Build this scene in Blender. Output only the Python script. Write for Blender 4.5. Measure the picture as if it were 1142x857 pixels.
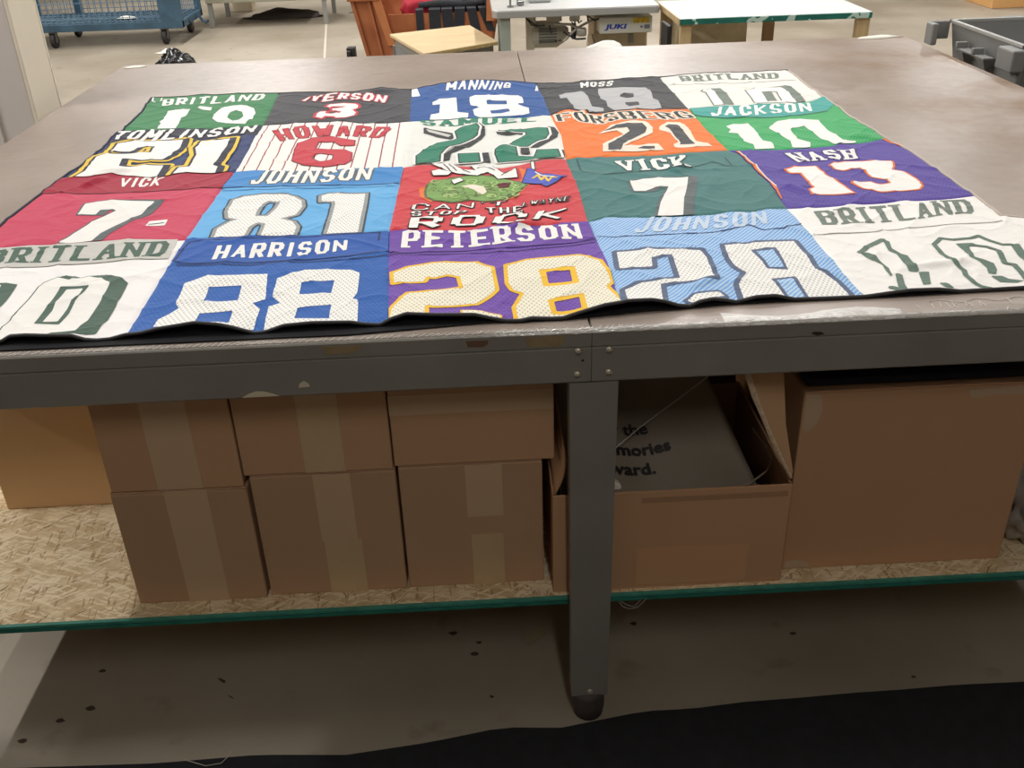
import bpy, bmesh, math, random
import numpy as np
from mathutils import Vector, Matrix
random.seed(11)
C = bpy.context.scene.collection
for o in list(bpy.data.objects): bpy.data.objects.remove(o)
# ---------------------------------------------------------------- camera
CAM = (0.10166, -1.44124, 1.61391); YAW, PITCH, ROLL, FPX = 0.02942, 0.50779, -0.03288, 1083.45
cam = bpy.data.cameras.new('camera'); co = bpy.data.objects.new('camera', cam); C.objects.link(co)
cam.sensor_fit = 'HORIZONTAL'; cam.sensor_width = 36.0; cam.lens = 36.0*FPX/1142.0; cam.clip_start = .02
fw = Vector((math.sin(YAW)*math.cos(PITCH), math.cos(YAW)*math.cos(PITCH), -math.sin(PITCH)))
rt = Vector((math.cos(YAW), -math.sin(YAW), 0)); up = rt.cross(fw)
r2 = math.cos(ROLL)*rt + math.sin(ROLL)*up; u2 = -math.sin(ROLL)*rt + math.cos(ROLL)*up
co.matrix_world = Matrix(((r2.x,u2.x,-fw.x,CAM[0]),(r2.y,u2.y,-fw.y,CAM[1]),(r2.z,u2.z,-fw.z,CAM[2]),(0,0,0,1)))
bpy.context.scene.camera = co
# ---------------------------------------------------------------- world, lamps, exposure
sc = bpy.context.scene
sc.view_settings.view_transform = 'Standard'; sc.view_settings.look = 'None'
sc.view_settings.exposure = 0.0; sc.view_settings.gamma = 1.0; sc.view_settings.use_curve_mapping = False
wd = bpy.data.worlds.new('world'); sc.world = wd; wd.use_nodes = True
wd.node_tree.nodes['Background'].inputs[0].default_value = (.9,.95,1,1); wd.node_tree.nodes['Background'].inputs[1].default_value = .05
CEIL = 3.5
LAMPS = [ # x, y, power of each ceiling fixture, added fill included (1.3 m double tube, running along y)
 (-2.15,1.4,26),(-2.15,3.8,40),(-2.15,6.4,72),(-2.15,9.0,75),(-2.15,11.8,75),(-4.3,.4,135),(-4.3,3.2,60),(-5.4,6.4,60),(-5.4,9.4,60),
 (1.9,3.4,52),(1.9,6.2,76),(1.9,9.0,80),(1.9,11.8,80),(5.4,3.4,50),(5.4,6.4,60),(5.4,9.4,60),
 (.6,.9,28),(3.6,.9,20),(.4,-2.6,26)]  # first added over the quilt, last added in front, both as fill
T = 0.91
# ---------------------------------------------------------------- materials
MATS = {}
def lin(c): return tuple((v/255/12.92 if v/255 <= .04045 else ((v/255+.055)/1.055)**2.4) for v in c)
def nd(nt, t, **kw):
    n = nt.nodes.new(t)
    for k, v in kw.items(): setattr(n, k, v)
    return n
def mat(name, rgb, rough=.6, metal=0., var=.0, scale=8., bump=0., bscale=200., rgb2=None, spec=.5, alpha=1., stretch=(1,1,1), coat=0., detail=5.):
    if name in MATS: return MATS[name]
    m = bpy.data.materials.new(name); m.use_nodes = True; nt = m.node_tree; p = nt.nodes['Principled BSDF']; L = nt.links
    p.inputs['Roughness'].default_value = rough; p.inputs['Metallic'].default_value = metal
    p.inputs['Specular IOR Level'].default_value = spec; p.inputs['Alpha'].default_value = alpha; p.inputs['Coat Weight'].default_value = coat
    a = lin(rgb); b = lin(rgb2) if rgb2 else tuple(v*(1-var) for v in a)
    p.inputs['Base Color'].default_value = a+(1,)
    tc = nd(nt,'ShaderNodeTexCoord'); mp = nd(nt,'ShaderNodeMapping'); mp.inputs['Scale'].default_value = stretch
    L.new(tc.outputs['Object'], mp.inputs[0])
    if var or rgb2:
        n = nd(nt,'ShaderNodeTexNoise'); n.inputs['Scale'].default_value = scale; n.inputs['Detail'].default_value = detail
        r = nd(nt,'ShaderNodeValToRGB'); r.color_ramp.elements[0].position = .35; r.color_ramp.elements[1].position = .65
        r.color_ramp.elements[0].color = b+(1,); r.color_ramp.elements[1].color = a+(1,)
        L.new(mp.outputs[0], n.inputs['Vector']); L.new(n.outputs[0], r.inputs[0]); L.new(r.outputs[0], p.inputs['Base Color'])
    if bump:
        n = nd(nt,'ShaderNodeTexNoise'); n.inputs['Scale'].default_value = bscale; n.inputs['Detail'].default_value = 3
        bp = nd(nt,'ShaderNodeBump'); bp.inputs['Strength'].default_value = bump; bp.inputs['Distance'].default_value = .002
        L.new(mp.outputs[0], n.inputs['Vector']); L.new(n.outputs[0], bp.inputs['Height']); L.new(bp.outputs[0], p.inputs['Normal'])
    MATS[name] = m; return m
def math_node(nt, op, a, b=None, clamp=False):
    n = nd(nt,'ShaderNodeMath', operation=op, use_clamp=clamp)
    for i, v in enumerate((a, b)):
        if v is None: continue
        if isinstance(v, (int, float)): n.inputs[i].default_value = v
        else: nt.links.new(v, n.inputs[i])
    return n.outputs[0]
def cloth(name, rgb, style='plain', rgb2=None):
    """jersey fabric: plain knit, 'mesh' (rows of small punched holes), 'diag' (slanted rib mesh) or 'pin' (thin stripes)"""
    if name in MATS: return MATS[name]
    m = mat(name, rgb, .75, 0, spec=.25); nt = m.node_tree; L = nt.links; p = nt.nodes['Principled BSDF']
    p.inputs['Sheen Weight'].default_value = .15
    tc = nd(nt,'ShaderNodeTexCoord'); sp = nd(nt,'ShaderNodeSeparateXYZ'); L.new(tc.outputs['Object'], sp.inputs[0])
    n = nd(nt,'ShaderNodeTexNoise'); n.inputs['Scale'].default_value = 9; L.new(tc.outputs['Object'], n.inputs['Vector'])
    mx = nd(nt,'ShaderNodeMix', data_type='RGBA'); a = lin(rgb)
    b = lin(rgb2) if rgb2 else tuple(v*.55 for v in a)
    mx.inputs['A'].default_value = a+(1,); mx.inputs['B'].default_value = b+(1,)
    x, y = sp.outputs[0], sp.outputs[1]
    if style == 'plain': f = math_node(nt,'MULTIPLY', math_node(nt,'SUBTRACT', n.outputs[0], .45, True), .35)
    elif style == 'mesh':
        sx = math_node(nt,'COSINE', math_node(nt,'MULTIPLY', x, 2*math.pi/.0088)); sy = math_node(nt,'COSINE', math_node(nt,'MULTIPLY', y, 2*math.pi/.0165))
        f = math_node(nt,'MULTIPLY', math_node(nt,'GREATER_THAN', math_node(nt,'MULTIPLY', sx, sy), .40), .6)
    elif style == 'diag':
        k = 2*math.pi/.0095
        s = math_node(nt,'SINE', math_node(nt,'MULTIPLY', math_node(nt,'SUBTRACT', math_node(nt,'MULTIPLY', x, 1.0), math_node(nt,'MULTIPLY', y, .8)), k))
        f = math_node(nt,'MULTIPLY_ADD', s, .5, False); f.node.inputs[2].default_value = .5
    elif style == 'pin':
        uv = nd(nt,'ShaderNodeSeparateXYZ'); L.new(tc.outputs['UV'], uv.inputs[0])
        fr = math_node(nt,'FRACT', math_node(nt,'MULTIPLY', uv.outputs[0], 12.3))
        f = math_node(nt,'LESS_THAN', math_node(nt,'ABSOLUTE', math_node(nt,'SUBTRACT', fr, .5)), .05)
    L.new(f, mx.inputs['Factor']); L.new(mx.outputs['Result'], p.inputs['Base Color'])
    w = nd(nt,'ShaderNodeTexNoise'); w.inputs['Scale'].default_value = 700; L.new(tc.outputs['Object'], w.inputs['Vector'])
    w2 = nd(nt,'ShaderNodeTexNoise'); w2.inputs['Scale'].default_value = 26; w2.inputs['Detail'].default_value = 6; w2.inputs['Distortion'].default_value = 1.2; L.new(tc.outputs['Object'], w2.inputs['Vector'])
    h = math_node(nt,'ADD', math_node(nt,'MULTIPLY', w.outputs[0], .12), math_node(nt,'MULTIPLY', w2.outputs[0], 1.))
    bp = nd(nt,'ShaderNodeBump'); bp.inputs['Strength'].default_value = .55; bp.inputs['Distance'].default_value = .006
    L.new(h, bp.inputs['Height']); L.new(bp.outputs[0], p.inputs['Normal'])
    return m
# ---------------------------------------------------------------- mesh helpers
class MB:
    def __init__(s): s.v=[]; s.f=[]; s.m=[]; s.mi=0; s.smooth=False
    def add(s, vs, fs):
        o=len(s.v); s.v+= [tuple(v) for v in vs]; s.f+= [tuple(i+o for i in f) for f in fs]; s.m+=[s.mi]*len(fs); return s
    def box(s, x0,x1,y0,y1,z0,z1, bev=0., rot=0., piv=None):
        bm=bmesh.new(); bmesh.ops.create_cube(bm,size=1.)
        for v in bm.verts: v.co=Vector((x0+(v.co.x+.5)*(x1-x0), y0+(v.co.y+.5)*(y1-y0), z0+(v.co.z+.5)*(z1-z0)))
        if bev: bmesh.ops.bevel(bm,geom=bm.edges[:],offset=bev,segments=2,affect='EDGES',profile=.5)
        return s.bm(bm, rot, piv or ((x0+x1)/2,(y0+y1)/2,0))
    def bm(s, bm, rot=0., piv=(0,0,0)):
        if rot: bmesh.ops.rotate(bm,cent=piv,matrix=Matrix.Rotation(rot,3,'Z'),verts=bm.verts)
        bm.verts.index_update(); vs=[tuple(v.co) for v in bm.verts]; fs=[[v.index for v in f.verts] for f in bm.faces]; bm.free(); return s.add(vs,fs)
    def hexa(s, b, t):      # 4 bottom points, 4 top points
        return s.add(list(b)+list(t), [(3,2,1,0),(4,5,6,7),(0,1,5,4),(1,2,6,5),(2,3,7,6),(3,0,4,7)])
    def prism(s, pts, axis, a, b, bev=0.):   # 2d outline extruded along an axis
        def P(p,q): return {0:(q,p[0],p[1]),1:(p[0],q,p[1]),2:(p[0],p[1],q)}[axis]
        n=len(pts); bm=bmesh.new(); v0=[bm.verts.new(P(p,a)) for p in pts]; v1=[bm.verts.new(P(p,b)) for p in pts]
        bm.faces.new(v0); bm.faces.new(v1[::-1])
        for i in range(n): bm.faces.new((v0[i],v0[(i+1)%n],v1[(i+1)%n],v1[i]))
        bmesh.ops.recalc_face_normals(bm,faces=bm.faces)
        if bev: bmesh.ops.bevel(bm,geom=bm.edges[:],offset=bev,segments=1,affect='EDGES')
        return s.bm(bm)
    def tube(s, pts, r, n=10, cap=True, flat=1.):
        pts=[Vector(p) for p in pts]; rr=r if isinstance(r,(list,tuple)) else [r]*len(pts); vs=[];fs=[]; prev=None
        for i,p in enumerate(pts):
            d=(pts[min(i+1,len(pts)-1)]-pts[max(i-1,0)]).normalized()
            ref=Vector((0,0,1)) if abs(d.z)<.95 else Vector((0,1,0))
            a=d.cross(ref).normalized() if prev is None else (prev-d*prev.dot(d)).normalized(); prev=a; b=d.cross(a)
            for k in range(n):
                t=2*math.pi*k/n; vs.append(p+a*math.cos(t)*rr[i]+b*math.sin(t)*rr[i]*flat)
        for i in range(len(pts)-1):
            for k in range(n): fs.append((i*n+k,i*n+(k+1)%n,(i+1)*n+(k+1)%n,(i+1)*n+k))
        if cap: fs.append(tuple(range(n))[::-1]); fs.append(tuple(range((len(pts)-1)*n,len(pts)*n)))
        return s.add(vs,fs)
    def cyl(s,p,q,r,n=20,r2=None):
        return s.tube([p,q],[r,r if r2 is None else r2],n)
    def lathe(s, prof, c=(0,0,0), n=24, axis=2):
        vs=[];fs=[]
        for (r,z) in prof:
            for k in range(n):
                t=2*math.pi*k/n; q=(r*math.cos(t),r*math.sin(t),z)
                if axis==1: q=(q[0],q[2],q[1])
                if axis==0: q=(q[2],q[0],q[1])
                vs.append((c[0]+q[0],c[1]+q[1],c[2]+q[2]))
        for i in range(len(prof)-1):
            for k in range(n): fs.append((i*n+k,i*n+(k+1)%n,(i+1)*n+(k+1)%n,(i+1)*n+k))
        fs.append(tuple(range(n))[::-1]); fs.append(tuple(range((len(prof)-1)*n,len(prof)*n)))
        return s.add(vs,fs)
def wpos(o):
    p=Vector(o.location)
    while o.parent: o=o.parent; p+=Vector(o.location)
    return p
def obj(name, mb, m, parent=None, smooth=False, fix=True):
    me=bpy.data.meshes.new(name); base=wpos(parent) if parent else None
    if base is None:
        a=np.array(mb.v); base=Vector(((a[:,0].min()+a[:,0].max())/2,(a[:,1].min()+a[:,1].max())/2,a[:,2].min())); loc=base
    else: loc=Vector((0,0,0))
    me.from_pydata([(v[0]-base.x,v[1]-base.y,v[2]-base.z) for v in mb.v],[],mb.f)
    for q in (m if isinstance(m,(list,tuple)) else [m]): me.materials.append(q)
    if isinstance(m,(list,tuple)): me.polygons.foreach_set('material_index',mb.m)
    if fix:
        bm=bmesh.new(); bm.from_mesh(me); bmesh.ops.recalc_face_normals(bm,faces=bm.faces); bm.to_mesh(me); bm.free()
    if smooth: me.polygons.foreach_set('use_smooth',[True]*len(me.polygons))
    me.update(); o=bpy.data.objects.new(name,me); C.objects.link(o); o.location=loc
    if parent: o.parent=parent
    return o
def tag(o,label=None,cat=None,group=None,kind=None):
    if label: o['label']=label
    if cat: o['category']=cat
    if group: o['group']=group
    if kind: o['kind']=kind
    return o
def thing(name,loc,label,cat,group=None):
    o=bpy.data.objects.new(name,None); o.empty_display_size=.05; C.objects.link(o); o.location=loc; return tag(o,label,cat,group)
def struct(name,mb,m): return tag(obj(name,mb,m),kind='structure')
# ---- quilt surface: height of the cloth above the table top, in metres ----
_rs = np.random.RandomState(7)
_LAT = [_rs.rand(64, 64) for _ in range(4)]
def vnoise(x, y, s, k=0):
    L = _LAT[k]; u = np.asarray(x)/s + 20.0; v = np.asarray(y)/s + 20.0
    i = np.floor(u).astype(int); j = np.floor(v).astype(int); a = u-i; b = v-j
    a = a*a*(3-2*a); b = b*b*(3-2*b)
    g = lambda p, q: L[p % 64, q % 64]
    return (g(i,j)*(1-a)+g(i+1,j)*a)*(1-b) + (g(i,j+1)*(1-a)+g(i+1,j+1)*a)*b
def ridge(x, y, r):
    x0, y0, x1, y1, amp, w = r
    dx, dy = x1-x0, y1-y0; L2 = dx*dx+dy*dy
    t = ((x-x0)*dx+(y-y0)*dy)/L2; tc = np.clip(t, 0, 1)
    d = np.hypot(x-(x0+tc*dx), y-(y0+tc*dy))
    return amp*np.exp(-(d/w)**2)*np.sin(np.pi*np.clip(tc, .06, .94))
def edge_y(x): return np.interp(x, EDGE[0], EDGE[1])
def cloth_z(x, y):
    x = np.asarray(x, float); y = np.asarray(y, float)
    n1 = vnoise(x+.3*y, y-.2*x, .15, 0); n2 = vnoise(x*1.0+y*.6, y*.8-x*.5, .06, 1)
    r1 = 1-np.abs(2*vnoise(x*.8+y*.9, (y-x)*.45, .11, 2)-1)
    r2 = 1-np.abs(2*vnoise(x*.9-y*.8, (y+x)*.5, .085, 3)-1)
    z = .0030*n1 + .0010*n2 + .0034*r1**6 + .0026*r2**6
    for r in RIDGES: z = z + ridge(x, y, r)
    ye = edge_y(x); f = np.exp(-np.maximum(y-ye, 0)/.05)
    z = z*(1-f) + f*(np.interp(x, EDGE[0], EDGE[2]))
    return z + .005
# ---- measured layout of the quilt panels and of the printing on them (metres on the table top)
EDGE = [[-.8823,-.8015,-.6975,-.6809,-.657,-.6196,-.5806,-.5605,-.5406,-.5197,-.498,-.4663,-.4388,-.4013,-.3773,-.3396,-.3141,-.2819,-.2641,-.2317,-.1856,-.1221,-.0988,-.0721,-.0533,-.0273,.0203,.0861,.1113,.1381,.1622,.1819,.215,.2346,.2605,.3063,.3431,.3865,.4085,.434,.4545,.4714,.4933,.5141,.5352,.5702,.6027,.6361,.6844,.7593,.8136,.8401,.8878,.9269,.9858,1.04,1.1325,1.2451],[.031,.0312,.0315,.0316,.0316,.0318,.0319,.0319,.032,.032,.032,.032,.032,.032,.032,.032,.032,.032,.0325,.0334,.0347,.0366,.0372,.038,.0378,.0376,.0372,.0366,.0363,.0361,.0357,.0352,.0344,.0341,.0368,.0418,.0457,.0504,.0527,.0555,.0576,.0593,.0616,.0637,.0659,.066,.066,.066,.066,.066,.0673,.0679,.0691,.07,.0713,.0725,.0746,.0771],[0,0,.004,.0114,.0134,.0114,.0094,.0017,0,.0002,.0051,.0084,.0136,.0173,.0195,.0168,.0106,0,0,.0091,.011,.0086,.0038,.0011,.0104,.0174,.0144,.0123,.0053,0,0,.0023,.0002,.0002,.0067,.0163,.0193,.0175,.0129,.0038,.0009,.0077,.0098,.0061,.0008,.0081,.0085,.0008,.0001,0,.005,.0068,.0057,0,0,.0002,.0016,.0019]]
RIDGES = [[.4522,.1005,.543,.1807,.01,.012],[-.8687,.9896,-.7619,1.0057,.012,.02],[.8549,.1705,1.0161,.1967,.009,.014],[.7927,.7021,.8338,.6048,.006,.014],[1.1447,1.0532,1.0806,1.0539,.008,.02],[.5626,.7936,.6152,.8599,.01,.02],[.5719,.5632,.6831,.8092,.006,.02],[.147,.4683,.2498,.5021,.009,.014],[.1537,1.3347,.1791,.9273,.006,.02],[-.2705,1.7723,-.1316,1.8227,.012,.03],[.4006,1.4279,.4597,1.4187,.01,.014],[-.8557,.8696,-.8103,.9635,.012,.014]]
QROWS = [[[[-.9552,1.859],[-.8647,1.8593],[-.7469,1.8581],[-.6327,1.8737],[-.5387,1.8583]],[[-.5387,1.8583],[-.4824,1.8573],[-.3753,1.8269],[-.2719,1.8181],[-.2034,1.8781],[-.1407,1.8236],[-.0998,1.8254]],[[-.0998,1.8254],[-.0684,1.851],[.005,1.8951],[.065,1.9187],[.1707,1.9175],[.2442,1.8716],[.3112,1.8458]],[[.3112,1.8458],[.4495,1.8298],[.4972,1.8573],[.5864,1.8528],[.7246,1.8558]],[[.7246,1.8558],[.8206,1.8989],[.9571,1.8972],[1.0782,1.8942],[1.1643,1.8865]]],[[[-.919,1.4292],[-.8423,1.4156],[-.7539,1.422],[-.6204,1.4015],[-.5752,1.4302],[-.5158,1.4327]],[[-.5158,1.4327],[-.4448,1.4296],[-.3674,1.4356],[-.2766,1.4393],[-.235,1.4138],[-.1817,1.399],[-.0866,1.4126]],[[-.0866,1.4126],[-.0265,1.4111],[.0389,1.4026],[.1302,1.4108],[.2212,1.3993],[.3239,1.4105]],[[.3239,1.4105],[.3827,1.4755],[.4102,1.457],[.4352,1.4081],[.4765,1.4124],[.5228,1.4418],[.5877,1.4489],[.6319,1.4273],[.7305,1.4167]],[[.7305,1.4167],[.7938,1.4384],[.8736,1.4371],[.9545,1.4402],[1.0309,1.4268],[1.1101,1.4656],[1.1585,1.498]]],[[[-.9318,.9731],[-.8715,.9654],[-.8296,.9741],[-.8077,.9763],[-.7505,.9652],[-.6984,.938],[-.6674,.9459],[-.6373,.9589],[-.5579,.9489],[-.5008,.9616]],[[-.5008,.9616],[-.4517,.972],[-.3693,.9466],[-.2972,.9378],[-.1914,.9433],[-.0808,.951]],[[-.0808,.951],[-.0074,.9665],[.0758,.9399],[.1641,.9108],[.2324,.9407],[.2745,.9637],[.3259,.957]],[[.3259,.957],[.3928,.9685],[.4605,.9656],[.5279,.9614],[.5983,.9725],[.7436,.9866]],[[.7436,.9866],[.816,.9733],[.8935,.9644],[.9903,.9793],[1.0898,.9987],[1.1647,1.0246]]],[[[-.9253,.4792],[-.8822,.4814],[-.8247,.496],[-.7646,.489],[-.6947,.5077],[-.6024,.5026],[-.5071,.4916]],[[-.5067,.4899],[-.4643,.4896],[-.3339,.4831],[-.1488,.4812],[-.0862,.4864]],[[-.0862,.4864],[-.0006,.4823],[.0794,.4662],[.1112,.4784],[.1488,.4873],[.204,.4727],[.2416,.4778],[.29,.4952],[.3293,.4926]],[[.3293,.4926],[.3875,.5185],[.473,.5054],[.5425,.5097],[.5953,.5072],[.6483,.5139],[.68,.5035],[.7183,.5304],[.7606,.5291]],[[.7606,.5291],[.8359,.5285],[.9501,.5333],[1.0242,.5351],[1.1202,.5434],[1.1785,.5549]]],[[[-.8775,.0238],[-.8,.0288],[-.6988,.0339],[-.6859,.041],[-.6594,.0363],[-.6209,.0345],[-.5817,.0343],[-.5611,.0334],[-.5406,.032],[-.5205,.0339],[-.4991,.0348],[-.4935,.0363]],[[-.4935,.0363],[-.4675,.0349],[-.4407,.0371],[-.4039,.0395],[-.3806,.0419],[-.3409,.0366],[-.3148,.0347],[-.2819,.0321],[-.2643,.0335],[-.2325,.0369],[-.1863,.0385],[-.1225,.0395],[-.099,.0394],[-.0724,.0399],[-.0584,.0411]],[[-.0584,.0411],[-.0537,.0414],[-.0279,.0439],[.0201,.0413],[.086,.0394],[.1113,.0388],[.1381,.0363],[.1621,.0337],[.182,.0371],[.2151,.0362],[.2347,.0358],[.2608,.0392],[.3069,.046],[.3361,.0488]],[[.3361,.0488],[.3442,.0521],[.3877,.0565],[.4093,.057],[.4344,.0574],[.4549,.0592],[.472,.0618],[.4942,.0651],[.515,.0668],[.5357,.0676],[.571,.0688],[.6039,.0697],[.6368,.068],[.6852,.0681],[.76,.0676]],[[.76,.0676],[.8147,.0695],[.8414,.0705],[.8891,.0717],[.9279,.0719],[.987,.0733],[1.0412,.0745],[1.134,.0767],[1.2467,.0791]]]]
QCOLS = [[[[-.9552,1.859],[-.9326,1.6658],[-.919,1.4292]],[[-.919,1.4292],[-.9317,1.4116],[-.9168,1.2371],[-.9181,1.0973],[-.9318,.9731]],[[-.9318,.9731],[-.9388,.8604],[-.9422,.7093],[-.9423,.6267],[-.9253,.4792]],[[-.9253,.4792],[-.9,.2826],[-.8775,.0238]]],[[[-.5387,1.8583],[-.5222,1.6105],[-.5158,1.4327]],[[-.5158,1.4327],[-.508,1.1861],[-.5008,.9616]],[[-.5008,.9616],[-.5038,.8318],[-.5071,.6357],[-.5067,.4899]],[[-.5067,.4899],[-.5056,.3312],[-.5001,.1832],[-.4935,.0363]]],[[[-.0998,1.8254],[-.0866,1.4126]],[[-.0866,1.4126],[-.0808,.951]],[[-.0808,.951],[-.0833,.6924],[-.0862,.4864]],[[-.0862,.4864],[-.0742,.277],[-.0584,.0411]]],[[[.3112,1.8458],[.3211,1.6183],[.3239,1.4105]],[[.3239,1.4105],[.3354,1.1883],[.3259,.957]],[[.3259,.957],[.3321,.7157],[.3293,.4926]],[[.3293,.4926],[.3404,.276],[.3361,.0488]]],[[[.7246,1.8558],[.7293,1.6303],[.7305,1.4167]],[[.7305,1.4167],[.7336,1.191],[.7436,.9866]],[[.7436,.9866],[.7621,.9505],[.7659,.7789],[.7717,.7079],[.7637,.5937],[.7606,.5291]],[[.7606,.5291],[.7607,.3258],[.7553,.1682],[.76,.0676]]],[[[1.1643,1.8865],[1.1578,1.6612],[1.1585,1.498]],[[1.1585,1.498],[1.1553,1.2709],[1.1647,1.0246]],[[1.1647,1.0246],[1.1819,.9103],[1.1769,.7341],[1.1785,.5549]],[[1.1785,.5549],[1.1719,.4213],[1.2167,.4061],[1.2549,.2613],[1.2467,.0791]]]]
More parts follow.
